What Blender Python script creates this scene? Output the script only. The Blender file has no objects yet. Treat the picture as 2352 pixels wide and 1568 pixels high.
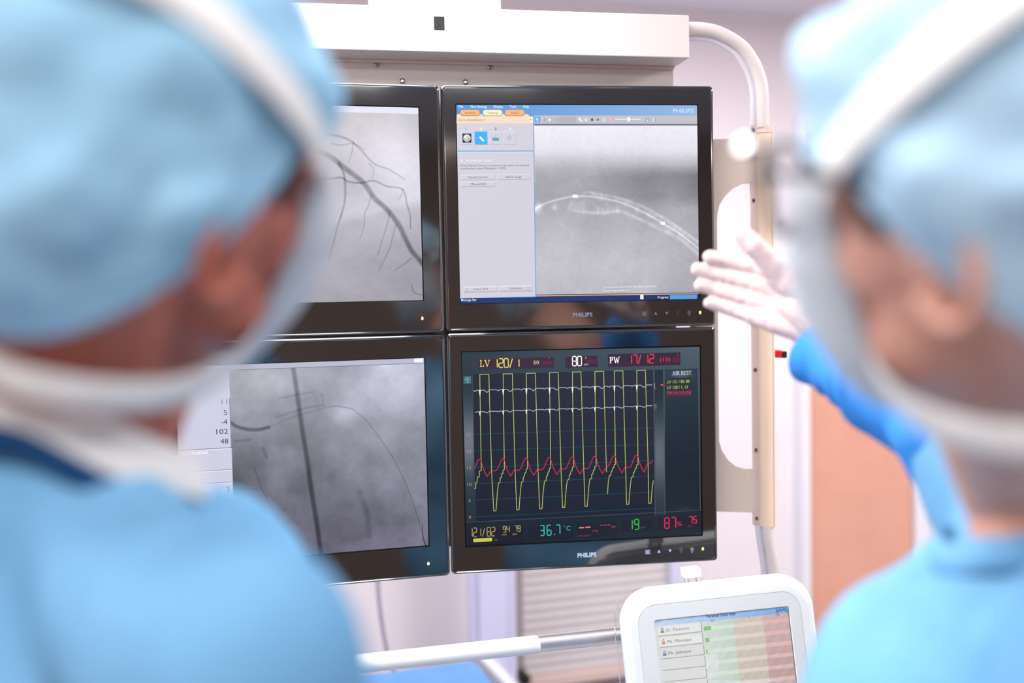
import bpy, bmesh, math, random
import numpy as np
from mathutils import Vector, Matrix, noise
random.seed(4); rng = np.random.default_rng(5)
S = bpy.context.scene; COL = S.collection
V = Vector
# ------------------------------------------------------------------ camera
FPX = 2287.0; CAMP = np.array([0.0, 0.0, 1.6])
def _rx(a): c,s=math.cos(a),math.sin(a); return np.array([[1,0,0],[0,c,-s],[0,s,c]])
def _ry(a): c,s=math.cos(a),math.sin(a); return np.array([[c,0,s],[0,1,0],[-s,0,c]])
def _rz(a): c,s=math.cos(a),math.sin(a); return np.array([[c,-s,0],[s,c,0],[0,0,1]])
YA, PI_, RO = -0.1173, 0.0486, -0.0197
R0 = _rz(RO) @ _rx(PI_)
zc = -R0[:,1]; yc = np.array([0,0,1.0]) - zc[2]*zc; yc /= np.linalg.norm(yc); xc = np.cross(yc, zc)
C2W = np.array([xc, yc, zc])
def ray(px, py): return C2W @ np.array([(px-1176)/FPX, (py-784)/FPX, 1.0])
def at(px, py, d): return V(CAMP + ray(px, py)*d)
cam = bpy.data.cameras.new('camera'); camo = bpy.data.objects.new('camera', cam); COL.objects.link(camo)
cam.sensor_width = 36; cam.lens = 36*FPX/2352
bx, by, bz = C2W@np.array([1,0,0.]), C2W@np.array([0,-1,0.]), C2W@np.array([0,0,-1.])
camo.matrix_world = Matrix(((bx[0],by[0],bz[0],0),(bx[1],by[1],bz[1],0),(bx[2],by[2],bz[2],1.6),(0,0,0,1)))
cam.dof.use_dof = True; cam.dof.focus_distance = 1.50; cam.dof.aperture_fstop = 1.38
cam.clip_start = 0.02
S.camera = camo
S.view_settings.view_transform = 'Standard'; S.view_settings.look = 'None'
S.view_settings.exposure = 0; S.view_settings.gamma = 1
# ------------------------------------------------------------------ colour and materials
def lin(c):
    return tuple((x/12.92 if x <= .04045 else ((x+.055)/1.055)**2.4) for x in c)
def nodes(name):
    m = bpy.data.materials.new(name); m.use_nodes = True
    return m, m.node_tree.nodes, m.node_tree.links, m.node_tree.nodes['Principled BSDF']
def mat(name, c, rough=.5, metal=0, spec=.5, ior=1.5, noise_amt=0, noise_scale=20, bump=0, bump_scale=80, emit=0, sss=0, coat=0, transl=0, trans=0):
    m, n, l, p = nodes(name)
    p.inputs['Base Color'].default_value = (*lin(c), 1); p.inputs['Roughness'].default_value = rough
    p.inputs['Metallic'].default_value = metal; p.inputs['IOR'].default_value = ior
    p.inputs['Specular IOR Level'].default_value = spec; p.inputs['Coat Weight'].default_value = coat
    p.inputs['Transmission Weight'].default_value = trans
    if sss: p.inputs['Subsurface Weight'].default_value = sss; p.inputs['Subsurface Radius'].default_value = (.02,.008,.004); p.inputs['Subsurface Scale'].default_value = .5
    if emit: p.inputs['Emission Color'].default_value = (*lin(c),1); p.inputs['Emission Strength'].default_value = emit
    tc = n.new('ShaderNodeTexCoord')
    if noise_amt:
        t = n.new('ShaderNodeTexNoise'); t.inputs['Scale'].default_value = noise_scale; t.inputs['Detail'].default_value = 4
        l.new(tc.outputs['Object'], t.inputs['Vector'])
        r = n.new('ShaderNodeValToRGB'); a = [max(0,x-noise_amt) for x in c]; b = [min(1,x+noise_amt) for x in c]
        r.color_ramp.elements[0].color = (*lin(a),1); r.color_ramp.elements[1].color = (*lin(b),1)
        r.color_ramp.elements[0].position = .3; r.color_ramp.elements[1].position = .7
        l.new(t.outputs['Fac'], r.inputs['Fac']); l.new(r.outputs['Color'], p.inputs['Base Color'])
    if bump:
        t = n.new('ShaderNodeTexNoise'); t.inputs['Scale'].default_value = bump_scale; t.inputs['Detail'].default_value = 3
        l.new(tc.outputs['Object'], t.inputs['Vector'])
        b = n.new('ShaderNodeBump'); b.inputs['Strength'].default_value = bump; b.inputs['Distance'].default_value = .002
        l.new(t.outputs['Fac'], b.inputs['Height']); l.new(b.outputs['Normal'], p.inputs['Normal'])
    if transl:
        tb = n.new('ShaderNodeBsdfTranslucent'); tb.inputs['Color'].default_value = (*lin(c),1)
        mx = n.new('ShaderNodeMixShader'); mx.inputs['Fac'].default_value = transl
        l.new(p.outputs[0], mx.inputs[1]); l.new(tb.outputs[0], mx.inputs[2]); l.new(mx.outputs[0], n['Material Output'].inputs[0])
    return m
M = {}
M['white_paint'] = mat('white_powder_coat', (.85,.81,.80), .45, noise_amt=.006, noise_scale=6)
M['beige_paint'] = mat('beige_cover', (.93,.82,.72), .5, noise_amt=.008, noise_scale=9)
M['grey_beige'] = mat('bracket_paint', (.82,.76,.71), .5, noise_amt=.008, noise_scale=9)
M['fin'] = mat('pale_fin', (.86,.84,.88), .5, noise_amt=.006)
M['gloss_black'] = mat('gloss_black_bezel', (.06,.065,.07), .07, ior=2.05, noise_amt=.004, noise_scale=30)
M['gasket'] = mat('dark_gasket', (.02,.02,.025), .7, spec=.1, noise_amt=.004)
M['matte_black'] = mat('matte_black', (.06,.06,.065), .5, noise_amt=.008, noise_scale=30)
M['steel'] = mat('brushed_steel', (.86,.85,.85), .4, metal=1, noise_amt=.02, noise_scale=40)
M['screw'] = mat('screw_metal', (.62,.62,.62), .2, metal=1, noise_amt=.03, noise_scale=200)
M['chrome'] = mat('chrome', (.95,.97,.97), .03, metal=1, noise_amt=.004)
M['white_plastic'] = mat('white_plastic', (.93,.94,.94), .35, noise_amt=.005, noise_scale=8)
M['light_plastic'] = mat('pale_grey_plastic', (.875,.885,.885), .45, noise_amt=.005, noise_scale=8)
M['clear'] = mat('clear_acrylic', (.97,.97,.98), .03, trans=1, ior=1.3)
M['wall'] = mat('wall_paint', (.92,.885,.895), .7, noise_amt=.006, noise_scale=2, bump=.05, bump_scale=300)
M['wall_dim'] = mat('rear_wall_paint', (.60,.50,.44), .7, noise_amt=.02, noise_scale=2)
M['ceiling'] = mat('ceiling_paint', (.90,.88,.92), .8, noise_amt=.006, noise_scale=2)
M['floor'] = mat('vinyl_floor', (.62,.63,.65), .35, noise_amt=.03, noise_scale=5)
M['trim'] = mat('trim_paint', (.92,.92,.94), .5, noise_amt=.005)
M['post'] = mat('lavender_frame', (.84,.835,.93), .5, noise_amt=.006)
M['door'] = mat('salmon_laminate', (.87,.64,.55), .45, noise_amt=.012, noise_scale=14)
M['slat'] = mat('blind_slat', (.84,.81,.80), .6, noise_amt=.008)
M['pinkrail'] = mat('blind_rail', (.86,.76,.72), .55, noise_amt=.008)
M['cable'] = mat('grey_cable', (.66,.63,.68), .5, noise_amt=.01)
M['drape'] = mat('blue_drape', (.35,.55,.80), .8, noise_amt=.02, noise_scale=12)
M['red'] = mat('red_plastic', (.85,.05,.06), .4, noise_amt=.02)
M['cap'] = mat('blue_cap_cloth', (.70,.88,.97), .85, spec=.2, noise_amt=.03, noise_scale=14, bump=.25, bump_scale=260, transl=.35)
M['cap_pale'] = mat('pale_cap_cloth', (.79,.905,.97), .85, spec=.2, noise_amt=.03, noise_scale=14, bump=.25, bump_scale=260, transl=.42)
M['gown'] = mat('blue_gown_cloth', (.43,.64,.79), .85, spec=.2, noise_amt=.03, noise_scale=9, bump=.3, bump_scale=220, transl=.06)
M['sleeve'] = mat('shaded_sleeve_cloth', (.22,.52,.82), .85, spec=.2, noise_amt=.04, noise_scale=12, bump=.3, bump_scale=220)  # gown cloth in a deeper blue, the far sleeve's shade put into the colour
M['navy'] = mat('navy_scrub_cloth', (.05,.22,.38), .85, spec=.2, noise_amt=.03, noise_scale=30)
M['mask'] = mat('white_mask_fleece', (.88,.90,.92), .9, spec=.1, noise_amt=.012, noise_scale=60, bump=.3, bump_scale=400, transl=.45)
M['strap'] = mat('white_tie', (.90,.89,.88), .9, spec=.1, noise_amt=.012, noise_scale=60, transl=.15)
M['skin'] = mat('skin', (.71,.39,.30), .5, noise_amt=.04, noise_scale=26, sss=.12)
M['skin_fair'] = mat('fair_skin', (.82,.60,.52), .5, noise_amt=.04, noise_scale=26, sss=.15)
M['hair'] = mat('dark_hair', (.13,.08,.06), .6, noise_amt=.04, noise_scale=90)
M['glove'] = mat('latex_glove', (.85,.755,.745), .45, noise_amt=.02, noise_scale=60, bump=.25, bump_scale=90, sss=.1)
M['frame_dark'] = mat('dark_frame', (.16,.19,.23), .35, noise_amt=.02)
M['shoe'] = mat('white_clog', (.85,.86,.87), .5, noise_amt=.01)
def emis():
    m, n, l, p = nodes('screen_pixels')
    a = n.new('ShaderNodeVertexColor'); a.layer_name = 'Col'
    p.inputs['Base Color'].default_value = (.004,.004,.005,1); p.inputs['Roughness'].default_value = .35
    p.inputs['Specular IOR Level'].default_value = .3
    l.new(a.outputs['Color'], p.inputs['Emission Color']); p.inputs['Emission Strength'].default_value = 1
    return m
M['px'] = emis()
# ------------------------------------------------------------------ object helpers
def link(name, me, m=None, parent=None, smooth=False):
    o = bpy.data.objects.new(name, me); COL.objects.link(o)
    if m is not None:
        me.materials.clear(); me.materials.append(m)
    if parent is not None: o.parent = parent
    if smooth: me.shade_smooth()
    return o
def pydata(name, vs, fs, m, parent=None, smooth=False):
    me = bpy.data.meshes.new(name); me.from_pydata([tuple(v) for v in vs], [], fs); me.update()
    return link(name, me, m, parent, smooth)
def tag(o, label, cat=None, group=None, kind=None):
    if label: o['label'] = label
    if cat: o['category'] = cat
    if group: o['group'] = group
    if kind: o['kind'] = kind
    return o
def empty(name, M4, label=None, cat=None, group=None):
    o = bpy.data.objects.new(name, None); COL.objects.link(o); o.matrix_world = M4; o.empty_display_size = .05
    return tag(o, label, cat, group)
class MB:
    def __init__(s): s.v = []; s.f = []; s.c = []
    def add(s, vs, fs, c=None):
        b = len(s.v); s.v += [tuple(v) for v in vs]; s.f += [tuple(b+i for i in f) for f in fs]; s.c += [c]*len(fs)
    def box(s, lo, hi, bev=0):
        bm = bmesh.new(); bmesh.ops.create_cube(bm, size=1)
        c = [(a+b)/2 for a,b in zip(lo,hi)]; d = [b-a for a,b in zip(lo,hi)]
        for v in bm.verts: v.co = V((c[0]+v.co.x*d[0], c[1]+v.co.y*d[1], c[2]+v.co.z*d[2]))
        if bev: bmesh.ops.bevel(bm, geom=bm.edges[:], offset=bev, segments=2, profile=.5, affect='EDGES')
        bm.verts.index_update(); s.add([v.co for v in bm.verts], [[v.index for v in f.verts] for f in bm.faces]); bm.free()
    def tube(s, pts, r, n=16, cap=True, ry=None, up=None):
        pts = [V(p) for p in pts]; rings = []; prev = None
        for i, p in enumerate(pts):
            t = (pts[min(i+1,len(pts)-1)] - pts[max(i-1,0)]).normalized()
            u = (V(up) if up is not None else (prev if prev is not None else (V((0,0,1)) if abs(t.z)<.9 else V((1,0,0)))))
            u = (u - t*u.dot(t)).normalized(); w = t.cross(u); prev = u
            rr = r[i] if isinstance(r,(list,tuple)) else r; r2 = ry if ry is not None else rr
            rings.append([p + u*math.cos(a)*rr + w*math.sin(a)*r2 for a in [2*math.pi*k/n for k in range(n)]])
        s.loft(rings, cap0=cap, cap1=cap)
    def loft(s, rings, cap0=True, cap1=True):
        n = len(rings[0]); vs = [v for r in rings for v in r]; fs = []
        for i in range(len(rings)-1):
            for k in range(n): fs.append((i*n+k, i*n+(k+1)%n, (i+1)*n+(k+1)%n, (i+1)*n+k))
        if cap0: fs.append(tuple(range(n))[::-1])
        if cap1: fs.append(tuple((len(rings)-1)*n+k for k in range(n)))
        s.add(vs, fs)
    def build(s, name, m, parent=None, smooth=False, recalc=True, sharp=None):
        me = bpy.data.meshes.new(name); me.from_pydata(s.v, [], s.f); me.update()
        if recalc:
            bm = bmesh.new(); bm.from_mesh(me); bmesh.ops.recalc_face_normals(bm, faces=bm.faces[:]); bm.to_mesh(me); bm.free()
        o = link(name, me, m, parent, smooth)
        if smooth and sharp: me.set_sharp_from_angle(angle=math.radians(sharp))
        return o
    def build_px(s, name, parent):          # emissive, one colour per face
        me = bpy.data.meshes.new(name); me.from_pydata(s.v, [], s.f); me.update()
        ca = me.color_attributes.new('Col', 'FLOAT_COLOR', 'CORNER')
        arr = np.ones((len(me.loops),4), dtype=np.float32); k = 0
        for f, c in zip(s.f, s.c):
            arr[k:k+len(f), :3] = lin(c); k += len(f)
        ca.data.foreach_set('color', arr.ravel())
        return link(name, me, M['px'], parent)
def rrect(x0, x1, z0, z1, r, y, seg=6):
    out = []
    for cx, cz, a0 in ((x1-r,z1-r,0),(x0+r,z1-r,90),(x0+r,z0+r,180),(x1-r,z0+r,270)):
        for k in range(seg+1):
            a = math.radians(a0+90*k/seg); out.append(V((cx+r*math.cos(a), y, cz+r*math.sin(a))))
    return out
class Fr:                                    # a flat frame standing in the room: x right, y away, z up
    def __init__(s, o, yaw, ez=None, ex=None):
        s.o = np.array(o, float)
        if ex is None: ex = (math.cos(yaw), math.sin(yaw), 0)
        s.ex = np.array(ex, float); s.ez = np.array(ez if ez is not None else (0,0,1.0), float)
        s.ey = np.cross(s.ez, s.ex)
        s.m = Matrix((( s.ex[0],s.ey[0],s.ez[0],s.o[0]),(s.ex[1],s.ey[1],s.ez[1],s.o[1]),(s.ex[2],s.ey[2],s.ez[2],s.o[2]),(0,0,0,1)))
    def loc(s, px, py, y=0.0):               # photo pixel -> local point on the plane y
        d = ray(px, py); o = CAMP - s.o
        t = (y - o@s.ey)/(d@s.ey); p = o + d*t
        return V((p@s.ex, y, p@s.ez))
    def w(s, p): return V(s.o + s.ex*p[0] + s.ey*p[1] + s.ez*p[2])
# ------------------------------------------------------------------ flat drawing on a screen plane
class Draw(MB):
    def __init__(s, fr, y): super().__init__(); s.fr = fr; s.y0 = y; s.n = 0
    def p(s, x, y): return s.fr.loc(x, y, s.y0 - s.n*4e-5)
    def nx(s, k=1): s.n += k; return s
    def poly(s, pts, c): s.add(pts, [tuple(range(len(pts)))], c)
    def quad(s, pts, c): s.poly([s.p(*q) for q in pts], c)
    def rect(s, x0, y0, x1, y1, c):          # corners in photo pixels; square to the screen
        a, b = s.p(x0, y0), s.p(x1, y1); y = a.y
        s.poly([(a.x,y,a.z),(b.x,y,a.z),(b.x,y,b.z),(a.x,y,b.z)], c)
    def rrect(s, x0, y0, x1, y1, r, c):
        a, b = s.p(x0, y0), s.p(x1, y1); k = .00066*r
        s.poly(rrect(a.x, b.x, b.z, a.z, k, a.y, 4), c)
    def lineL(s, q, w, c):
        w = w*.00066/2
        for a, b in zip(q[:-1], q[1:]):
            t = (b-a)
            if t.length < 1e-7: continue
            t.normalize(); nrm = V((-t.z,0,t.x))*w; e = t*w*.6
            s.poly([a-e+nrm, b+e+nrm, b+e-nrm, a-e-nrm], c)
    def line(s, pts, w, c): s.lineL([s.p(*a) for a in pts], w, c)
    def hline(s, x0, x1, y, w, c): s.rect(x0, y-w/2, x1, y+w/2, c)
    def frame(s, x0, y0, x1, y1, w, c0, c1):
        s.rect(x0,y0,x1,y0+w,c0); s.rect(x0,y0,x0+w,y1,c0); s.rect(x0,y1-w,x1,y1,c1); s.rect(x1-w,y0,x1,y1,c1)
    def disc(s, x, y, r, c, n=20, sx=1.0):
        s.quad([(x+r*sx*math.cos(2*math.pi*k/n), y+r*math.sin(2*math.pi*k/n)) for k in range(n)], c)
    def org(s, x, yb):
        a = s.p(x, yb); b = s.p(x+20, yb); t = s.p(x, yb-20)
        return a, (b.x-a.x)/20, (t.z-a.z)/20
    def text(s, st, x0, x1, yb, hpx, c, bold=0.0):   # from pixel x0 to x1 on baseline yb, capitals hpx high
        vs, fs, wd = glyphs(st, bold); a, kx, kz = s.org(x0, yb)
        sz = hpx*kz/.729; sx = sz*.8 if st == '1' else (x1-x0)*kx/wd
        s.add([a + V((v[0]*sx, 0, v[1]*sz)) for v in vs], fs, c)
    def strokes(s, letters, x0, x1, yb, h, c, thick=1.8, thin=.9):   # serif capitals
        a, kx, kz = s.org(x0, yb); tot = sum(SERIF[ch][0] for ch in letters); x = 0.0
        for ch in letters:
            w, st = SERIF[ch]
            for kind, pts in st:
                s.lineL([a + V(((x+p[0]*w)/tot*(x1-x0)*kx, 0, p[1]*h*kz)) for p in pts], thick if kind else thin, c)
            x += w
    def seg7(s, st, x0, yb, w, h, gap, c, t):        # seven-segment digits
        a, kx, kz = s.org(x0, yb); x = 0.0
        for ch in st:
            if ch == ' ': x += w+gap; continue
            P = lambda q: a + V(((x+q[0]*w)*kx, 0, q[1]*h*kz))
            if ch == '/': s.lineL([P((.1,-.02)), P((.75,.95))], t, c); x += w*.85+gap; continue
            if ch == '.': s.lineL([P((.2,0)), P((.4,0))], t*1.4, c); x += w*.55+gap; continue
            seg = {'a':[(.14,1),(.86,1)],'g':[(.14,.5),(.86,.5)],'d':[(.14,0),(.86,0)],'f':[(0,.93),(0,.55)],'b':[(1,.93),(1,.55)],'e':[(0,.45),(0,.07)],'c':[(1,.45),(1,.07)]}
            on = {'0':'abcdef','2':'abged','3':'abgcd','4':'fgbc','5':'afgcd','6':'afgedc','7':'abc','8':'abcdefg','9':'abcdfg','1':'bc'}[ch]
            for k in on: s.lineL([P(((.55 if ch=='1' else q[0]), q[1])) for q in seg[k]], t, c)
            x += (w*.7 if ch == '1' else w)+gap
_gc = {}
def glyphs(st, bold):
    if (st, bold) in _gc: return _gc[(st, bold)]
    cu = bpy.data.curves.new('t', 'FONT'); cu.body = st; cu.resolution_u = 3; cu.offset = bold
    o = bpy.data.objects.new('t', cu); COL.objects.link(o); bpy.context.view_layer.update()
    me = bpy.data.meshes.new_from_object(o.evaluated_get(bpy.context.evaluated_depsgraph_get()))
    vs = [tuple(v.co) for v in me.vertices]; fs = [tuple(p.vertices) for p in me.polygons]
    bpy.data.objects.remove(o); bpy.data.curves.remove(cu); bpy.data.meshes.remove(me)
    mn = min(v[0] for v in vs); wd = max(v[0] for v in vs) - mn
    vs = [(v[0]-mn, v[1]) for v in vs]; _gc[(st,bold)] = (vs, fs, wd); return vs, fs, wd
def _arc(cx, cy, rx, ry, a0, a1, n=8): return [(cx+rx*math.cos(math.radians(a0+(a1-a0)*k/n)), cy+ry*math.sin(math.radians(a0+(a1-a0)*k/n))) for k in range(n+1)]
SERIF = {
 'L': (.62, [(1,[(.25,0),(.25,1)]),(0,[(.08,1),(.45,1)]),(0,[(.08,0),(.85,0),(.9,.25)])]),
 'V': (.78, [(1,[(.15,1),(.5,0)]),(0,[(.5,0),(.85,1)]),(0,[(0,1),(.32,1)]),(0,[(.68,1),(1,1)])]),
 'P': (.66, [(1,[(.25,0),(.25,1)]),(0,[(.08,0),(.45,0)]),(0,[(.08,1),(.5,1)]),(1,_arc(.5,.74,.3,.26,90,-90)),(0,[(.5,.48),(.25,.48)])]),
 'W': (1.1, [(1,[(.12,1),(.32,0)]),(0,[(.32,0),(.5,.85)]),(1,[(.5,.85),(.68,0)]),(0,[(.68,0),(.88,1)]),(0,[(0,1),(.25,1)]),(0,[(.75,1),(1,1)])]),
 'A': (.8, [(0,[(.15,0),(.5,1)]),(1,[(.5,1),(.82,0)]),(0,[(.28,.36),(.68,.36)]),(0,[(.02,0),(.3,0)]),(0,[(.66,0),(.98,0)])]),
 'I': (.4, [(1,[(.5,0),(.5,1)]),(0,[(.2,0),(.8,0)]),(0,[(.2,1),(.8,1)])]),
 'R': (.74, [(1,[(.22,0),(.22,1)]),(0,[(.06,0),(.4,0)]),(0,[(.06,1),(.5,1)]),(1,_arc(.5,.75,.25,.25,90,-90)),(0,[(.5,.5),(.22,.5)]),(1,[(.5,.5),(.85,0)]),(0,[(.78,0),(1,0)])]),
 'E': (.66, [(1,[(.25,0),(.25,1)]),(0,[(.06,0),(.85,0),(.9,.22)]),(0,[(.06,1),(.8,1),(.85,.8)]),(0,[(.25,.5),(.62,.5)])]),
 'S': (.6, [(1,_arc(.5,.75,.3,.25,30,270)+_arc(.5,.25,.32,.25,90,-150)[1:])]),
 'T': (.68, [(1,[(.5,0),(.5,1)]),(0,[(.06,.8),(.08,1),(.92,1),(.94,.8)]),(0,[(.32,0),(.68,0)])]),
 ' ': (.3, [])}
def picture(name, fr, y, quad, nu, nv, fn, parent):
    """a grid of coloured points on the screen; quad = photo pixels TL,TR,BR,BL; fn(u,v) -> sRGB arrays"""
    a, b, c, d = [np.array(fr.loc(px, py, y)) for px, py in quad]
    u, v = np.meshgrid(np.linspace(0,1,nu), np.linspace(0,1,nv))
    U, W = u[...,None], v[...,None]
    P = (a*(1-U)+b*U)*(1-W) + (d*(1-U)+c*U)*W
    rgb = np.clip(fn(u, v), 0, 1); rgb = np.where(rgb <= .04045, rgb/12.92, ((rgb+.055)/1.055)**2.4)
    i = np.arange(nu*nv).reshape(nv, nu)
    f = np.stack([i[:-1,:-1], i[1:,:-1], i[1:,1:], i[:-1,1:]], -1).reshape(-1,4)
    me = bpy.data.meshes.new(name); me.vertices.add(nu*nv); me.vertices.foreach_set('co', P.astype(np.float32).ravel())
    me.loops.add(f.size); me.loops.foreach_set('vertex_index', f.astype(np.int32).ravel())
    me.polygons.add(len(f)); me.polygons.foreach_set('loop_start', np.arange(0, f.size, 4, dtype=np.int32)); me.update(calc_edges=True)
    ca = me.color_attributes.new('Col', 'FLOAT_COLOR', 'POINT')
    ca.data.foreach_set('color', np.concatenate([rgb, np.ones((nv,nu,1))], -1).astype(np.float32).ravel())
    return link(name, me, M['px'], parent)
def fbm(u, v, sc, seed, oct_=4, ax=1.0):
    r = np.random.default_rng(seed); out = np.zeros_like(u); amp = 1.0; tot = 0
    for o in range(oct_):
        n = max(2, int(sc*2**o)); m = max(2, int(sc*ax*2**o)); g = r.random((m+2, n+2))
        x = u*n*.999; y = v*m*.999; xi = x.astype(int); yi = y.astype(int); fx = x-xi; fy = y-yi
        fx = fx*fx*(3-2*fx); fy = fy*fy*(3-2*fy)
        out += amp*((g[yi,xi]*(1-fx)+g[yi,xi+1]*fx)*(1-fy) + (g[yi+1,xi]*(1-fx)+g[yi+1,xi+1]*fx)*fy)
        tot += amp; amp *= .5
    return out/tot
def polyd(X, Y, pts):                         # distance to a polyline and position along it
    D = np.full(X.shape, 1e9); T = np.zeros(X.shape); n = len(pts)-1
    for i, ((x0,y0),(x1,y1)) in enumerate(zip(pts[:-1], pts[1:])):
        dx, dy = x1-x0, y1-y0; t = np.clip(((X-x0)*dx+(Y-y0)*dy)/(dx*dx+dy*dy+1e-9), 0, 1)
        d = np.hypot(X-x0-t*dx, Y-y0-t*dy); k = d < D; D[k] = d[k]; T[k] = ((i+t)/n)[k]
    return D, T
def smoothline(pts, n=6):
    out = []
    P = [pts[0]]+list(pts)+[pts[-1]]
    for i in range(1, len(P)-2):
        p0,p1,p2,p3 = [np.array(q,float) for q in P[i-1:i+3]]
        for k in range(n):
            t = k/n; out.append(tuple(.5*((2*p1)+(-p0+p2)*t+(2*p0-5*p1+4*p2-p3)*t*t+(-p0+3*p1-3*p2+p3)*t**3)))
    out.append(tuple(pts[-1])); return out
# ------------------------------------------------------------------ frames of the standing things
def colframe(dyaw, t):
    R = R0 @ _ry(YA+dyaw); ex = C2W@R[:,0]
    return Fr(CAMP + C2W@np.array(t), 0, ex=ex/np.linalg.norm(ex))
FRR = colframe(0, (-.108,-.3875,1.5019)); FRL = colframe(-.1292, (-.1099,-.3864,1.5011)); FRH = colframe(-.0645, (-.109,-.387,1.5015))
MW, MH, MG = .4247, .3733, .0023
_p = at(1350, 1400, 2.9); FRW = Fr((_p.x, _p.y, 0), math.radians(16.5))
HC = FRW.w(FRW.loc(1700, 31)).z                                       # ceiling height
# ------------------------------------------------------------------ the room
def slab(name, lo, hi, m, label, bev=0):
    b = MB(); b.box(lo, hi, bev); o = b.build(name, m); o.matrix_world = FRW.m
    return tag(o, label, None, None, 'structure')
slab('wall_back', (-3.2,0,0), (2.4,.1,HC), M['wall'], 'pale pinkish white wall behind the monitor rack')
slab('wall_left', (-3.3,-5,0), (-3.2,.1,HC), M['wall'], 'pale side wall')
slab('wall_right', (2.4,-5,0), (2.5,.1,HC), M['wall'], 'pale side wall past the salmon door')
slab('wall_rear', (-3.3,-5.1,0), (2.5,-5,HC), M['wall_dim'], 'brownish wall behind the viewer')
slab('floor', (-3.3,-5.1,-.05), (2.5,.1,0), M['floor'], 'grey vinyl floor')
slab('ceiling', (-3.3,-5.1,HC), (2.5,.1,HC+.05), M['ceiling'], 'pale lavender ceiling')
slab('trim_1', (-3.2,-.012,HC-.022), (2.4,0,HC), M['wall'], 'thin grey strip where wall meets ceiling')
# salmon door with its white frame
dl = FRW.loc(1847, 1250).x; dr = FRW.loc(2081, 1250).x
do = empty('door_1', FRW.m, 'salmon laminate door in a white frame'); do['kind'] = 'structure'
b = MB(); b.box((dl,-.03,.01), (dr,0,2.06), .002); b.build('door_leaf', M['door'], do)
tl = FRW.loc(1829, 1250).x
b = MB(); b.box((tl,-.045,0), (dl-.004,0,2.12), .003); b.box((dl-.004,-.045,2.064), (dr+.004,0,2.12), .003); b.box((dr+.004,-.045,0), (dr+.06,0,2.12), .003)
b.build('door_frame', M['trim'], do)
# window with a slatted blind
wl = FRW.loc(1195,1420).x; wr = FRW.loc(1526,1420).x; zb = FRW.loc(1330,1543).z
wo = empty('window_1', FRW.m, 'window opening with a pale lavender frame behind the monitors'); wo['kind'] = 'structure'
b = MB(); x2 = FRW.loc(1550,1420).x
b.box((wr,-.05,zb-.12), (x2,0,1.72), .003); b.box((wl-.02,-.05,1.66), (wr,0,1.72), .003); b.box((wl-.02,-.05,zb-.12), (wr,0,zb-.08), .003)
b.build('window_frame', M['post'], wo)
bo = empty('window_blind', FRW.m @ Matrix.Translation((wl,-.02,zb)), 'grey horizontal slatted blind in the window below the monitors', 'blind')
b = MB(); n = 26; pit = .0262
for k in range(n):
    z = .012+k*pit; b.add([(0,-.004,z),(wr-wl,-.004,z),(wr-wl,-.009,z+pit*.55),(0,-.009,z+pit*.55),(wr-wl,-.005,z+pit*1.02),(0,-.005,z+pit*1.02)], [(0,1,2,3),(3,2,4,5)])
o = b.build('slats', M['slat'], bo, recalc=False)
b = MB(); b.box((0,-.02,-.018), (wr-wl,-.002,.014), .003); b.build('bottom_rail', M['pinkrail'], bo)
b = MB(); b.box((0,-.018,-.03), (wr-wl,-.004,-.019), .001); b.build('dark_gap_strip', M['matte_black'], bo)  # black strip put in for the dark gap below the blind
b = MB(); q = FRW.loc(1204,1558,-.045) - V((wl,-.02,zb))
b.tube([q+V((0,-.012,0)), q+V((0,.03,0))], .017, 14); b.build('knob', M['matte_black'], bo, True, sharp=40)
# lavender post with a diagonal brace
FP = Fr((*at(1140,1420,2.62).xy, 0), math.radians(14))
so = empty('support_post', FP.m, 'pale lavender upright post with a white diagonal brace, beside the blind', 'post')
x0, x1 = FP.loc(1080,1400).x, FP.loc(1186,1400).x
b = MB(); b.box((x0,0,0), (x1,.06,1.5), .012); b.box((x0+.022,-.012,0), (x1-.026,0,1.5), .004); b.build('upright', M['post'], so)
b = MB(); q0, q1 = FP.loc(1085,1490,-.03), FP.loc(1215,1625,-.03); b.tube([q0,q1], .021, 4, up=(0,1,0)); b.build('brace', M['trim'], so)
# cable on the wall, draped cart
pts = smoothline([(862,1180),(866,1300),(871,1380),(884,1470),(900,1528),(922,1572),(950,1660)], 5)
b = MB(); b.tube([at(x,y,2.25) for x,y in pts]+[V((*at(950,1660,2.25).xy, .004))], .0052, 10); o = b.build('cable', M['cable'], None, True)
tag(o, 'thin grey cable hanging down in front of the white wall', 'cable')
cq = [at(690,1578,1.95), at(1066,1549,2.05)]; ztop = (cq[0].z+cq[1].z)/2
FD = Fr((*cq[1].xy, 0), math.atan2(cq[1].y-cq[0].y, cq[1].x-cq[0].x))
b = MB(); rr = []
for z, e, r in ((0.0,.05,.05),(.3,.045,.05),(.7*ztop,.02,.05),(ztop-.04,.0,.05),(ztop-.008,.012,.045),(ztop,.04,.03)):
    L = rrect(-.55+(-e), e*.8, -.45-e, e, r, 0, 8)
    rr.append([V((p.x + (.012*math.sin(p.z*60)+.01*math.sin(p.x*50))*(1 if z < ztop*.9 else .1), p.z+.45*0, z)) for p in L])
for ring in rr:
    for p in ring: p.y += .0
b.loft(rr); o = b.build('draped_cart', M['drape'], None, True, sharp=50); o.matrix_world = FD.m
tag(o, 'low cart covered by a blue drape, under the horizontal rail', 'cart')
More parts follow.
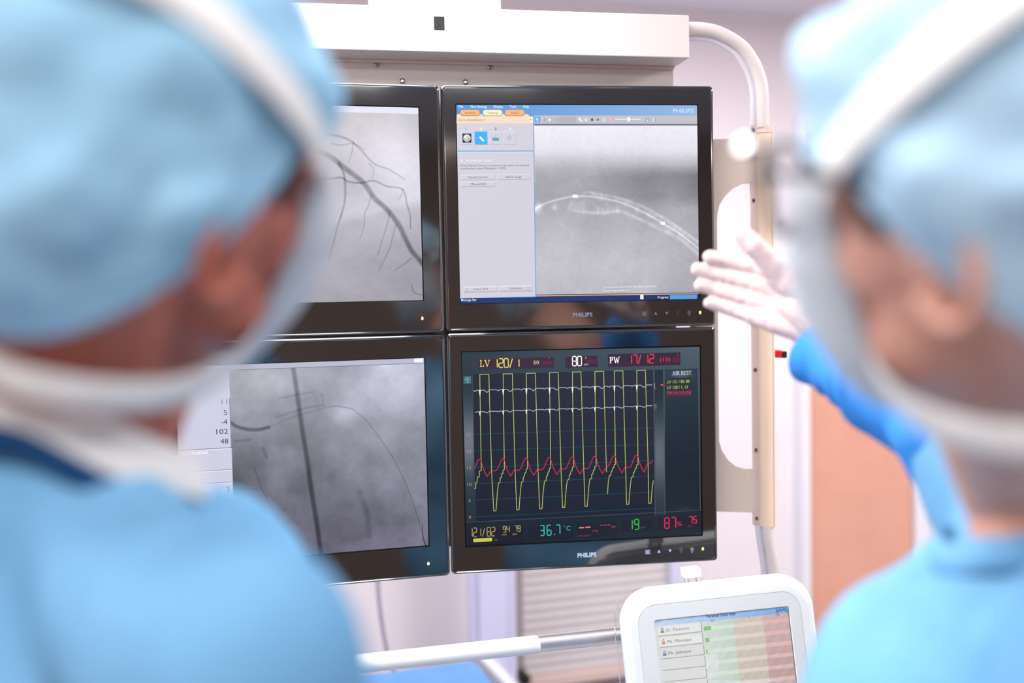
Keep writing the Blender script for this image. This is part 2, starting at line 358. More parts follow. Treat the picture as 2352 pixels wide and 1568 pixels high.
# ------------------------------------------------------------------ monitor carrier
YB = .062                                                             # back plate behind the monitors
best = min(np.arange(-.06,.06,.0005), key=lambda y: abs(FRH.loc(1584,133,y).z - FRH.loc(1550,154,YB).z))
YF = float(best)
c0 = FRH.loc(1584,133,YF); xr = c0.x; zb_ = c0.z; zt = FRH.loc(1584,35,YF).z
car = empty('monitor_carrier', FRH.m, 'white ceiling-hung monitor rack with a header box and a curved side tube', 'monitor rack')
b = MB(); b.box((-xr,YF,zb_), (xr,YB+.03,zt), .0015); b.build('header_frame', M['white_paint'], car)
b = MB(); b.box((-.1,YF+.02,zt), (.1,YB+.02,HC-FRH.o[2]), .004); b.build('suspension_column', M['white_paint'], car)
xp = FRH.loc(1547,175,YB).x
b = MB(); b.box((-xp,YB,-.72), (xp,YB+.006,zb_), .0008); b.build('back_plate', M['white_paint'], car)
b = MB(); b.box((-xp,YB-.006,zb_-.0045), (FRH.loc(1547,152,YB).x,YB,zb_), .001); b.build('shade_strip', M['pinkrail'], car)  # pink strip that paints the contact shade under the header box
b = MB(); q0, q1 = FRH.loc(996.5,37.5,YF-.0008), FRH.loc(1021,69,YF-.0008)
b.box((q0.x,YF-.001,q1.z), (q1.x,YF,q0.z), .0004); lab = b.build('rating_label', M['matte_black'], car); lab['label'] = 'small black rating label'
d = Draw(FRH, YF-.0011); d.hline(999,1017,49,.8,(.40,.38,.37)); d.hline(1000,1015,52,.5,(.30,.28,.27)); d.rect(1015.5,40,1016.2,66,(.32,.3,.28)); d.build_px('label_print', lab)
for px, py in ((865,148),(1125,154),(924,186),(1069,188.5)):
    q = FRH.loc(px,py,YB-.001); b = MB()
    rings = [[V((q.x+r*math.cos(a), q.y-h, q.z+r*math.sin(a))) for a in [2*math.pi*k/20 for k in range(20)]] for r,h in ((.0043,0),(.0043,.0012),(.0034,.0024),(.0024,.0028),(.0020,.0018),(.0012,.0018),(.0010,.001))]
    b.loft(rings); b.build('screw', M['screw'], car, True, sharp=40)
def toH(fr, p): return FRH.m.inverted() @ (fr.m @ V(p))
def moved(o, fr): o.matrix_parent_inverse = Matrix(); o.matrix_local = FRH.m.inverted() @ fr.m; return o
# side bracket plate with its rounded cut-out
YS = .0575
out = [(1590,322),(1736,316),(1736,417.6),(1708,421),(1682,434),(1664,452),(1653,470),(1648,490),(1647,510),(1651.5,985),(1651.7,1013),(1658,1034),(1672,1056),(1689,1070),(1709,1076),(1741,1076.5),(1742,1177),(1590,1173)]
bm = bmesh.new(); vs = [bm.verts.new(FRR.loc(x,y,YS)) for x,y in out]; f = bm.faces.new(vs)
r = bmesh.ops.extrude_face_region(bm, geom=[f])
for g in r['geom']:
    if isinstance(g, bmesh.types.BMVert): g.co.y += .014
bmesh.ops.recalc_face_normals(bm, faces=bm.faces[:]); bmesh.ops.triangulate(bm, faces=bm.faces[:])
me = bpy.data.meshes.new('side_bracket'); bm.to_mesh(me); bm.free(); moved(link('side_bracket', me, M['grey_beige'], car), FRR)
# rail cover, flange, collar
b = MB(); q0, q1 = FRR.loc(1759.5,300,YS), FRR.loc(1763,1208,YS); xm = (q0.x+q1.x)/2
b.tube([(xm,YS+.002,q0.z),(xm,YS+.002,q1.z)], .0137, 28, up=(1,0,0), ry=.012); moved(b.build('rail_cover', M['beige_paint'], car, True, sharp=40), FRR)
b = MB(); b.tube([(xm+.0075,YS-.0086,q0.z),(xm+.0075,YS-.0086,q1.z)], .0006, 6); moved(b.build('cover_seam', M['grey_beige'], car), FRR)
b = MB(); b.box((FRR.loc(1727,700,YS).x,YS+.0005,FRR.loc(1730,1206,YS).z), (xm-.006,YS+.006,FRR.loc(1727,288,YS).z), .001); moved(b.build('rail_flange', M['pinkrail'], car), FRR)
b = MB(); b.tube([(xm-.001,YS+.002,q0.z-.004),(xm-.001,YS+.002,q0.z+.007)], .0145, 28, up=(1,0,0), ry=.0135); moved(b.build('collar', M['pinkrail'], car, True, sharp=40), FRR)
for px, py in ((1730,299),(1730.5,460),(1734.5,849),(1736,1033),(1737.5,1190)):
    q = FRR.loc(px,py,YS); b = MB()
    b.loft([[V((q.x+r*math.cos(a), q.y-h, q.z+r*1.25*math.sin(a))) for a in [2*math.pi*k/16 for k in range(16)]] for r,h in ((.0026,0),(.0026,.0012),(.0011,.0014),(.0009,.0002))])
    moved(b.build('screw', M['screw'], car, True, sharp=40), FRR)
b = MB(); cp = smoothline([(1575,67),(1610,67.5),(1652,77),(1700,105),(1728,141),(1744,179),(1750.5,215),(1751.5,250),(1752,296)], 6)
b.tube([FRR.loc(x,y,YS) for x,y in cp], .0108, 20, up=(0,1,0)); moved(b.build('side_tube', M['white_paint'], car, True), FRR)
b = MB(); cp = smoothline([(1575,87),(1610,87.5),(1645,95),(1687,121),(1711,154),(1724,186),(1730,217),(1730.5,250),(1731,290)], 6)
b.tube([FRR.loc(x,y,YS+.004) for x,y in cp], .003, 10, up=(0,1,0), ry=.0052); moved(b.build('tube_fin', M['fin'], car, True), FRR)
b = MB(); cp = smoothline([(1762,1200),(1763,1225),(1768,1255),(1774,1285),(1777.5,1320),(1780,1365),(1782,1430)], 6)
b.tube([FRR.loc(x,y,YS) for x,y in cp], .0098, 18, up=(0,1,0)); moved(b.build('lower_tube', M['white_paint'], car, True), FRR)
b = MB(); cp = smoothline([(1741,1200),(1743,1225),(1747,1255),(1752,1285),(1756,1320),(1759,1365),(1761,1420)], 6)
b.tube([FRR.loc(x,y,YS+.004) for x,y in cp], .003, 10, up=(0,1,0), ry=.0055); moved(b.build('lower_fin', M['fin'], car, True), FRR)
b = MB(); q = FRR.loc(1786,812,YS+.01); b.box((q.x-.008,YS,q.z-.006), (q.x+.004,YS+.02,q.z+.006), .0015); o = moved(b.build('release_button', M['red'], car), FRR); o['label'] = 'red button on the side of the rail cover'
b = MB(); b.box((q.x+.004,YS+.003,q.z-.007), (q.x+.014,YS+.018,q.z+.004), .0015); moved(b.build('button_cap', M['matte_black'], o), FRR).matrix_local = Matrix()
# horizontal support rail in front of the cart
FB = Fr(at(1245,1478,1.52), math.atan2(FRL.ex[1], FRL.ex[0]))
ra = empty('support_rail', FB.m, 'horizontal rail with a white grip and a bare steel end, under the monitors', 'rail')
xl = FB.loc(500,1530).x
b = MB(); rg = .0136
gp = [(0,.4*rg),(-.003,.75*rg),(-.007,.95*rg),(-.012,rg)]
b.tube([(0,0,0)]+[(x,0,0) for x,r in gp[1:]]+[(xl,0,0)], [r for x,r in gp]+[rg], 28); b.build('grip', M['white_plastic'], ra, True, sharp=60)
xe = FB.loc(1480,1461).x
b = MB(); b.tube([(-.02,.001,.0002),(xe,.001,.0002)], .0128, 28); b.build('steel_bar', M['steel'], ra, True, sharp=60)
b = MB(); zz = FRL.w((0,0,-2*MH)).z - FB.o[2]
b.tube([(xl+.01,0,0),(xl+.01,.17,.03),(xl+.01,.17,zz+.15)], .011, 16); b.build('hanger', M['white_paint'], ra, True, sharp=60)
# ------------------------------------------------------------------ monitors
def monitor(fr, x0, z0, scr, label, glyph_rows):
    """outer frame from (x0,z0) top left; scr = local (x0,x1,z1,z0) of the lit screen"""
    t = V((x0+MW/2, 0, z0-MH)); inv = Matrix.Translation(-t)
    root = empty('monitor', fr.m @ Matrix.Translation(t), label, 'monitor', 'flat monitors on the rack')
    X0, X1, Z0, Z1 = x0, x0+MW, z0-MH, z0; a, c, d, e = scr
    b = MB(); R = []
    for ins, y, r in ((.012,.056,.01),(.003,.052,.008),(0,.047,.0065),(0,.0035,.006),(.0008,.0012,.0055),(.0028,0,.005),(.0042,.0006,.004),(.0052,.0004,.004)):
        R.append(rrect(X0+ins, X1-ins, Z0+ins, Z1-ins, r, y, 5))
    for ins, y in ((-.0013,.0004),(-.0011,.0012)):
        R.append(rrect(a+ins, c-ins, d+ins, e-ins, .0012, y, 5))
    b.loft(R, cap0=True, cap1=False)
    o = b.build('bezel_frame', M['gloss_black'], root); o.matrix_parent_inverse = inv
    b = MB(); b.loft([rrect(a+i_, c-i_, d+i_, e-i_, .0012, y_, 5) for i_, y_ in ((-.0012,.0006),(-.0002,.0042))], False, False); o = b.build('gasket', M['gasket'], root); o.matrix_parent_inverse = inv
    b = MB(); b.box((X0+.05,.054,Z0+.05), (X1-.05,.0605,Z1-.05), .002); o = b.build('rear_housing', M['matte_black'], root); o.matrix_parent_inverse = inv
    b = MB(); b.add([(a-.001,.0041,d-.001),(c+.001,.0041,d-.001),(c+.001,.0041,e+.001),(a-.001,.0041,e+.001)], [(0,1,2,3)], (0.01,.012,.015))
    s = b.build_px('screen', root); s.matrix_parent_inverse = inv
    return root, s, inv
def lamp(fr, root, inv, px, py, c, k=1.0):
    d = Draw(fr, -.0002); d.poly([V((d.p(px,py).x+.0021*k*math.cos(q), -.0003, d.p(px,py).z+.0028*k*math.sin(q))) for q in [2*math.pi*j/14 for j in range(14)]], c)
    o = d.build_px('power_light', root); o.matrix_parent_inverse = inv
def controls(fr, root, inv, pts, c, logo, lc):
    for k, (px, py) in enumerate(pts):
        d = Draw(fr, -.0002)
        if k == 0:
            for (x0,y0,x1,y1) in ((-5.5,-4.5,5.5,-3.3),(-5.5,3.3,5.5,4.5),(-5.5,-4.5,-4.3,4.5),(4.3,-4.5,5.5,4.5),(-3,-2,3,2)): d.rect(px+x0,py+y0,px+x1,py+y1,c)
        if k == 1: d.quad([(px-4,py+3),(px+4,py+3),(px,py-4)], c)
        if k == 2: d.quad([(px-4,py-3),(px+4,py-3),(px,py+4)], c)
        if k > 2:
            dim = c if k == 4 else tuple(x*.6 for x in c)
            for j in range(8):
                q = math.pi*j/4; d.line([(px+2.4*math.cos(q),py-1+2.4*math.sin(q)),(px+4.6*math.cos(q),py-1+4.6*math.sin(q))], .9, dim)
            d.line([(px+2*math.cos(j*math.pi/5),py-1+2*math.sin(j*math.pi/5)) for j in range(11)], .8, dim)
            if k == 4: d.disc(px, py+5.6, 1.5, c)
            else: d.line([(px-2,py+5.4),(px+2,py+5.4)], 1, dim)
        o = d.build_px('button', root); o.matrix_parent_inverse = inv
    d = Draw(fr, -.0002); d.text('PHILIPS', *logo, lc, bold=.028); o = d.build_px('logo', root); o.matrix_parent_inverse = inv
W_ = (1,1,1)
# ---- upper right: stent software
SC = (.0233, .0233+.376, -.0297-.301, -.0297)
root, scr, inv = monitor(FRR, 0, 0, SC, 'upper monitor with blue menu bar and a white stent image on grey', 0)
lamp(FRR, root, inv, 1608, 717.5, (1,1,.62))
controls(FRR, root, inv, ((1480,720),(1506,719.5),(1531.5,719),(1557,718.5),(1583,718)), (.44,.43,.50), (1316,1361,727.5,9.5), (.50,.55,.68))
YS0 = .0040
d = Draw(FRR, YS0-.00002)
picture('title_bar', FRR, YS0, ((1048,239.4),(1604.4,240.6),(1604.6,266.2),(1048.8,266)), 12, 4, lambda u, v: np.stack([.31+.29*u, .56+.17*u, .83+.06*u], -1), scr)
d.rect(1226,265,1606,285.5,(.765,.76,.79)); d.rect(1226,284,1606,288.5,(.42,.42,.46))
d.nx(); d.rect(1282,268,1324,282,(.70,.69,.73)); d.rect(1227,267,1241.5,281.5,(.35,.70,.94))
for x in (1244,1258,1270): d.rect(x,268,x+11,282,(.74,.735,.77))
d.nx(); d.quad([(1231.5,270),(1236.5,275),(1234,275.4),(1235.5,279),(1233.6,279.4)], W_)
d.disc(1262.5,275,2.8,(.97,.97,1)); d.line([(1245,271.5),(1247,273)],1.2,W_); d.line([(1250.5,277.5),(1253,273.5)],1.2,(.45,.45,.5)); d.line([(1277,277.5),(1278.5,272.5)],1.2,(.45,.45,.5))
d.line([(1329.5,271),(1336,278.5)],3,W_)
for x in (1346,1387.5): d.disc(x,275,4.2,(.80,.85,.97)); d.nx(); d.disc(x,275,3,(.88,.90,.96)); d.disc(x,275,1.2,(.3,.4,.65)); d.nx(-1)
d.rect(1357.3,272.2,1362.5,277.5,(.28,.28,.32)); d.quad([(1371.5,271.5),(1377,274.8),(1371.5,278)], (.28,.28,.32))
d.line([(1399,269.5),(1402,275),(1405.5,281)],2.6,(.98,.66,.66)); d.line([(1400.5,271),(1405,278)],1,W_)
d.line([(1413.5,273.6),(1471.5,273.6)],2,(.95,.95,.96)); d.rect(1441.4,268.8,1447,278.4,W_)
d.rect(1482.5,271,1491,280,(.62,.70,.75)); d.nx(); d.disc(1487,276.5,1.7,(.88,.97,1)); d.rect(1496.5,270,1505,281,(.60,.68,.76)); d.nx(); d.rect(1498.5,270.6,1502.5,280,(.86,.94,1))
d.build_px('toolbar', scr)
d = Draw(FRR, YS0-.0001)
LV_ = (.825,.815,.865)
d.quad([(1049,282),(1224.5,282),(1230.2,680),(1057,685)], LV_)
d.nx(); d.quad([(1048.5,283),(1048.8,263),(1055,261),(1061,266.5),(1099,266.5),(1105,261),(1111,266.5),(1150,266.5),(1156,261),(1162,266.5),(1201,266.5),(1208,261),(1212,263),(1217,267),(1224.5,267),(1224.8,283)], (.965,.87,.765))
for y in (277,278.5,280,281.5): d.rect(1049,y,1224.5,y+1.6,(.965-.02*(y-277)/2,.87,.765+.02*(y-277)/2))
d.nx()
for x0, x1, c in ((1057,1102.5,(.97,.70,.44)),(1108.5,1154,(.995,.94,.74)),(1159.5,1205,(.97,.70,.44))):
    d.rrect(x0,252.2,x1,266,6.4,tuple(.82*q for q in c)); d.nx(); d.rrect(x0+.6,252,x1-.6,264.6,6,c); d.nx(-1)
d.nx(); d.rect(1216,268,1223.5,282,(.98,.92,.84)); d.nx(); d.disc(1219,274.6,1.2,(.35,.25,.2))
d.quad([(1224.2,268),(1226,268),(1232,681),(1229.6,681)], (.47,.66,.86)); d.line([(1226.5,270),(1229,420)],.8,(.93,.78,.66))
d.rect(1050,345.8,1225,348.2,(.50,.66,.83)); d.rect(1050,348.2,1225,350,(.80,.90,.97))
G = (.70,.69,.74); HI = (.90,.90,.93)
for x0 in (1058,1090,1123.5,1156.5): d.frame(x0,302,x0+29,332.6,1.1,HI,G)
d.rect(1089.5,301.5,1120,332,(.09,.68,.98)); d.rect(1062,306.6,1083,327.6,(.06,.06,.10))
d.nx(); d.disc(1072.6,317,8.6,(.80,.81,.82)); d.nx(); d.disc(1070,314,4.6,(.92,.92,.93)); d.line([(1067,320),(1072,313.5),(1078,321)],1.1,(.42,.42,.44)); d.line([(1068,322),(1078,322)],1,(.55,.55,.57))
d.line([(1102.5,315),(1110.5,323)],5,(.93,.95,1)); d.rect(1131,317.2,1146.2,323,(.10,.65,.70)); d.line([(1130,315.5),(1146.5,315.5)],.8,(.5,.55,.6)); d.disc(1138,312,1,(.4,.4,.45))
d.line([(1164,318),(1169,312),(1174,312.5)],.9,(.58,.58,.62)); d.line([(1166,321),(1170,321),(1175,315)],.9,(.58,.58,.62)); d.line([(1168,317),(1172,316)],.9,(.62,.62,.66))
for q in ((1059,401.3,1137,413.4),(1142,400.2,1218.5,412.6),(1059.5,417,1137.3,428.8),(1065,658.3,1142,670.5),(1146,656.4,1222.5,668.8)): d.frame(*q,1.0,HI,G)
d.line([(1073.6,660.8),(1069.4,664),(1073.6,667.4),(1073.6,660.8)],.8,(.80,.62,.58)); d.line([(1212,659),(1216.5,661.8),(1212,664.8),(1212,659)],.8,(.85,.55,.52))
d.build_px('side_panel', scr)
d = Draw(FRR, YS0-.0003); DK = (.22,.21,.25)
for st, x0, x1, yb in (('File',1053.5,1064,247.4),('View Settings',1080,1119,247.4),('Display',1134,1155.5,247.4),('Tools',1171,1186,247.2),('Help',1202,1215,247.2)): d.text(st,x0,x1,yb,5.8,(.93,.97,1),.01)
for st, x0, x1, yb in (('Patients',1068.5,1091.5,261.6),('Viewing',1120,1143,261.4),('Export',1173,1191,261.4)): d.text(st,x0,x1,yb,5.2,(.55,.36,.22))
d.build_px('menu_text', scr); d = Draw(FRR, YS0-.0003); d.text('Demo StentBoost 4',1054,1114,277.6,5.6,(.53,.44,.36)); d.text('PHILIPS',1546,1593.5,258.6,9,(.78,.89,1),.02)
for st, x0, x1, c in (('1',1070,1073.6,DK),('2',1103,1107.5,W_),('3',1136.4,1140.4,DK),('4',1169,1174,W_)): d.text(st,x0,x1,299,6.2,c,.015)
d.build_px('panel_title', scr); d = Draw(FRR, YS0-.0003); d.text('2.',1058,1064,371.2,6.2,W_,.015); d.text('Enhanced Stent',1071,1131,371,6.2,(.94,.94,.97))
d.text("Press 'Manual Correct' to improve the stent and contrast",1058,1217,382,4.8,(.30,.29,.34)); d.text('visualization when Reliability < 100%.',1058,1163,388.8,4.8,(.30,.29,.34))
d.text('Manual Correct',1075.5,1120,409.4,5,(.30,.29,.34)); d.text('Adjust Image',1161,1198.5,408.6,5,(.30,.29,.34)); d.text('Manual ROI',1081.5,1115.5,425,5,(.30,.29,.34))
d.text('Define ROI',1087.5,1120,666.3,5,(.34,.33,.38)); d.text('Calibration',1168,1200,664.4,5,(.34,.33,.38))
d.build_px('panel_text', scr); d = Draw(FRR, YS0-.0003); d.text('Current rotation Rate 0.97 fps  Stent Boost Rate 0.97 fps',1386,1508,661.2,3.6,W_); d.text('Current image number: 29',1386,1444,669.2,3.6,W_)
d.build_px('image_text', scr); d = Draw(FRR, YS0-.0003); d.text('Message Bar',1059,1095,691.4,5.6,(.85,.92,1),.01); d.text('Progress',1511,1535,685,5.4,(.85,.92,1),.01)
d.build_px('message_text', scr)
d = Draw(FRR, YS0-.00005)
d.quad([(1057,681),(1230,678.5),(1230,683),(1057,686)], (.55,.75,.95)); d.quad([(1231,674.5),(1606,669.5),(1606,674),(1231,679)], (.10,.05,.04)); d.quad([(1231,678),(1606,673),(1606,675),(1231,680.5)], (.90,.75,.66))
d.nx(); d.quad([(1057.2,684.8),(1606.5,674.8),(1606.8,688),(1057.6,698)], (.0,.185,.42))
d.nx(); d.rect(1470.5,677,1478,686.8,W_); d.rect(1538.5,677.3,1601,686.6,(.36,.62,.86)); d.nx(); d.disc(1474,681.6,.9,(.2,.2,.3)); d.build_px('message_bar', scr)
def stent(u, v):
    X = 1227+u*377; Y = 288+v*386
    g = np.interp(Y, [288,335,352,368,385,408,440,490,545,610,676], [.955,.925,.88,.78,.665,.60,.64,.69,.735,.755,.745])
    rt = np.clip((X-1330)/260, 0, 1); lo = np.interp(Y, [380,400,450,480], [0,1,1,0]); g = g - .10*rt*lo + .05*(1-rt)*np.interp(Y,[360,385,410,450],[0,1,1,0])
    g = g - .10*np.clip((X-1480)/120,0,1)*np.interp(Y,[480,540,676],[0,.6,1])
    n = fbm(u,v,6,3,5) - .5; n2 = fbm(u,v,60,9,2) - .5
    g = g + n*.11*np.interp(Y,[330,400],[.25,1]) + n2*.035
    up = smoothline([(1318,447),(1345,441),(1380,446),(1425,456),(1480,477),(1530,506),(1570,533),(1606,560)],8); dn = smoothline([(1300,478),(1330,484),(1375,488),(1420,484),(1460,500),(1510,524),(1560,550),(1606,588)],8)
    wire = smoothline([(1226,482),(1232,474),(1262,461),(1300,452),(1320,449),(1362,451),(1420,463),(1475,487),(1520,513),(1560,538),(1606,574)],8)
    add = np.zeros_like(g)
    D,_ = polyd(X,Y,wire); add += .17*np.exp(-(D/2.4)**2)
    D,T = polyd(X,Y,up); add += .10*np.exp(-(D/3.6)**2)*(.45+1.1*fbm(u,v,40,21,2))*np.clip((X-1315)/40,0,1)
    D,T = polyd(X,Y,dn); add += .10*np.exp(-(D/4.0)**2)*(.35+1.2*fbm(u,v,36,22,2))*np.clip((X-1308)/30,0,1)
    zz = []; U_ = np.array(up); N_ = np.array(dn); m = min(len(U_),len(N_))
    for k in range(0, m-2, 2): zz += [tuple(U_[k]), tuple(N_[k+1])]
    D,_ = polyd(X,Y,zz); add += .075*np.exp(-(D/4.0)**2)*np.clip(fbm(u,v,26,23,3)*3-1.2,0,1)
    for x,y,s,a in ((1271,474,7,.13),(1231,478,9,.18),(1238,470,6,.1)): add += a*np.exp(-((X-x)**2+(Y-y)**2)/s**2)
    for x,y,s in ((1318,449,5),(1520,512.5,4.5)): add += .55*np.exp(-(((X-x)/s)**4+((Y-y)/(s*.7))**4))
    g = g + add
    return np.stack([g*.985, g*.975, g*1.02], -1)
picture('stent_image', FRR, YS0-.0001, ((1226.5,288.3),(1604.5,288.3),(1606,671.5),(1231.5,676.5)), 330, 330, stent, scr)
# ---- lower right: patient data
z0 = -MH-MG
SC2 = (.0233, .0233+.376, z0-.0297-.301, z0-.0297)
root, scr, inv = monitor(FRR, 0, z0, SC2, 'lower monitor with yellow, red and white waveforms on a dark screen', 0)
lamp(FRR, root, inv, 1614.3, 1260, (1,1,.62))
controls(FRR, root, inv, ((1487.8,1267.3),(1513.5,1266),(1539,1264.5),(1564.3,1263),(1589.7,1261.8)), (.72,.74,.88), (1326.5,1370,1280,10.2), (.80,.86,1))
def slate(u, v):  # dark slate, with the reflection on the right side painted in as lighter colour
    a = np.array([.145,.21,.255]); b = np.array([.30,.365,.41]); c = np.array([.05,.105,.155]); d_ = np.array([.05,.115,.17])
    U = u[...,None]; W = np.clip(v*1.35,0,1)[...,None]; return (a*(1-U)+b*U)*(1-W) + (c*(1-U)+d_*U)*W
picture('background', FRR, YS0, ((1060,808.6),(1608.8,796.2),(1612.6,1227.5),(1071.8,1253)), 30, 40, slate, scr)
def plot(u, v):
    a = np.array([.055,.085,.15]); b = np.array([.155,.165,.235]); k = np.clip((1-v)*.9*(.35+.65*u),0,1)[...,None]; return a*(1-k)+b*k
picture('plot_area', FRR, YS0-.00006, ((1086,860),(1500.5,848.5),(1503.5,1184.5),(1091.5,1197)), 30, 30, plot, scr)
def bar(pk, hi):
    def f(u, v):
        k = np.exp(-((v-pk)/.26)**2)[...,None]; return np.array([.10,.16,.20])*(1-k)+np.array(hi)*k
    return f
picture('scale_strip', FRR, YS0-.00006, ((1063,881),(1085.5,880.5),(1090,1196),(1071,1197)), 4, 50, bar(.42,(.42,.45,.49)), scr)
picture('scale_strip', FRR, YS0-.00006, ((1503,849),(1523.5,848.5),(1526.5,1182),(1506,1183)), 4, 50, bar(.58,(.36,.40,.44)), scr)
def table(u, v):
    a = np.array([.15,.215,.265]); b = np.array([.055,.115,.17]); k = np.clip(v*1.5,0,1)[...,None]
    h = np.exp(-((v-.045)/.03)**2-((u-.5)/.3)**2)[...,None]*.13 + .06*np.exp(-((v-.99)/.015)**2-((u-.55)/.22)**2)[...,None]
    ln = (np.abs((v*23)%1-.5) > .455)[...,None]*.018
    return a*(1-k)+b*k+h-ln
picture('results_table', FRR, YS0-.00006, ((1527,848.5),(1602,846),(1605.5,1170),(1530,1174)), 30, 170, table, scr)
d = Draw(FRR, YS0-.0001); PU = (.20,.125,.215)
for q in ((1097,824.3,1272,844),(1298,818.8,1373,842.5),(1396,813.4,1563,838)): d.rect(*q,PU); d.build_px('value_box', scr); d = Draw(FRR, YS0-.0001)
d.nx(); MG_ = (.36,.11,.22)
for q in ((1245,829,1268,837),(1345,826,1370,834),(1545,820,1561,831)): d.rect(*q,MG_)
d.rect(1531,898.5,1588,908,(.34,.16,.23)); d.rect(1531,868,1588,881.5,(.13,.18,.21)); d.rect(1531,883,1588,894.5,(.13,.18,.21)); d.build_px('result_rows', scr); d = Draw(FRR, YS0-.0001)
for q in ((1076,1215,1203,1247),(1215,1208,1316,1236),(1326,1204,1417,1233),(1428,1196,1500,1218),(1511,1189,1606,1214)): d.rect(*q,(.062,.062,.13)); d.build_px('value_box', scr); d = Draw(FRR, YS0-.0001)
d.rect(1064.6,863.8,1082.4,880.4,(.34,.38,.42)); d.build_px('alarm_icon_back', scr)
d = Draw(FRR, YS0-.00016)
for yl, yr in ((997,982.7),(1035,1019.7),(1073.7,1056.6),(1111,1093.5),(1148,1130),(1187,1166.5)): d.line([(1088.5,yl),(1501,yr)], 1.1, (.02,.30,.33))
d.line([(1071.5,1199),(1530,1175.5),(1606,1171)],1.1,(.30,.33,.38)); d.line([(1085.6,862),(1091.3,1197)],.9,(.26,.32,.37)); d.line([(1501.5,849),(1504.8,1184)],1.0,(.36,.41,.45)); d.line([(1524.5,848),(1527.5,1183)],1.0,(.36,.41,.45)); d.line([(1605,848),(1608.5,1172)],1.6,(.30,.35,.40))
d.build_px('grid', scr)
YE = (.80,.83,.42); ryl = lambda x: 860-(x-1102)*.0267
rise = [1102,1155.5,1208.7,1262,1314.7,1366.3,1410.9,1462.5]; fall = [1122.8,1176.8,1229.5,1282.2,1334.4,1386.4,1430.6,1482.3]
tro = [(1136.7,1173),(1189.5,1170.5),(1242.2,1168.4),(1294.6,1165),(1346.3,1162.8),None,(1441.7,1157.8),(1492.6,1155.4)]
d = Draw(FRR, YS0-.0002); d.y0 -= 0
def steps(x0, y0, x1, y1):
    pts = [(x0,y0)]
    for fx, fy in ((.10,.30),(.22,.55),(.42,.57),(.46,.72),(.60,.74),(.66,.86),(.80,.87),(.84,.985),(1,1)): pts.append((x0+(x1-x0)*fx, y0+(y1-y0)*fy))
    return pts
cur = [(1090.5,1122),(1092.5,1121),(1093,1108),(1095.6,1107),(1096.4,1095.4),(1100.6,1095),(1101.2,1082),(1105.3,1080)]
for k in range(8):
    yt = ryl(rise[k]); cur += [(rise[k],yt),(fall[k],yt-.6)]
    if tro[k] is None:
        cur.append((1393,1083)); d.line(cur, 1.25, YE); cur = [(1395,1134)]+steps(1395.5,1124,1413.6,1066)[1:]; continue
    tx, ty = tro[k]; cur += [(fall[k]+6.3, yt+.71*(ty-yt)), (tx-2.6, ty), (tx+2.6, ty-.3)]
    if k < 7: nx_ = rise[k+1]+3; cur += [(tx+4,ty-17)]+steps(tx+4.4, ty-26, nx_, 1080-(nx_-1105)*.0373+ .0)[0:] if tro[k+1] is not None or True else []
    else: cur += [(tx+4,ty-17),(tx+5.5,ty-36),(tx+8,ty-52)]
d.line(cur, 1.25, YE); d.build_px('pressure_wave', scr)
d = Draw(FRR, YS0-.00024); RD = (.93,.13,.31); base = [(1090.6,1076),(1095,1064),(1099,1055.4),(1104,1054.8),(1108,1070),(1113,1083),(1119.3,1094),(1127,1081),(1139,1081)]
pts = []; rx_ = [1104]+[r+2.5 for r in rise[1:]]
for k in range(8):
    dy = -1.42*k*(rise[k]-1102)/max(53.3*k,1); dx = rise[k]-1102
    for x, y in base:
        if k == 7 or x+dx < 1090.6+rise[k+1]-1102-1.5: pts.append((x+dx, y+dy))
pts = [p for p in pts if p[0] < 1483]+[(1486,1065.5),(1492,1065),(1499,1058)]
pts.sort(); d.line(pts, 1.35, RD); d.build_px('wedge_wave', scr)
for B0, B1, T_, Q, x0 in ((896.6,883.6,5.2,16,1086.5),(946,931.5,3,10,1088)):
    d = Draw(FRR, YS0-.00028); pts = []; Bf = lambda x: B0+(B1-B0)*(x-1086)/412
    for k, r in enumerate(rise):
        for ox, oy in ((-15,0),(-10.5,T_*.45),(-8,0),(-2.5,-.4),(-1.2,0)): pts.append((r+ox, Bf(r+ox)+oy))
        for ox, oy in ((1.4,-.3),(9,-.2),(12,T_*.3),(16,T_),(18.5,T_*.75),(22,-.4)): pts.append((r+ox, Bf(r+ox)+oy))
    pts = [p for p in pts if p[0] >= x0]+[(1498,B1)]
    d.line(pts, 1.4, (.72,.74,.80))
    for r in rise: d.quad([(r-2.2,Bf(r)-.8),(r+2.6,Bf(r)-.8),(r+1.2,Bf(r)+Q*.7),(r+.5,Bf(r)+Q),(r-.5,Bf(r)+Q*.7)], (.93,.95,.82))
    d.build_px('heart_trace', scr)
d = Draw(FRR, YS0-.00032); Y1 = (.95,.87,.40)
d.strokes('LV',1102,1126,841.5,14,Y1,2.0,1.2); d.seg7('120/',1137,844,9.6,20,2.4,Y1,2.2); d.seg7('1',1187,842,9.6,17,2,Y1,2.2); d.text('50',1225.5,1238,836.4,9,(.90,.80,.55)); d.text('1',1261,1263.5,823.6,5,(.7,.72,.65))
d.seg7('80',1315,840,9,21.5,2.8,W_,2.3); d.text('D',1344,1347.6,823.4,4.2,(.75,.77,.8)); d.text('BPM',1341.6,1351.5,839,4,(.75,.77,.8))
R1 = (.98,.20,.33); d.strokes('PW',1400,1424,833.4,13,W_,2.1,1.2); d.seg7('17/',1446,835,9,20,2,R1,2.2); d.seg7('12',1483,834,9.5,20,2.5,R1,2.2); d.text('(13)',1516,1539,829.5,8.6,R1); d.text('2',1555,1557.8,816.6,4.6,(.75,.3,.4))
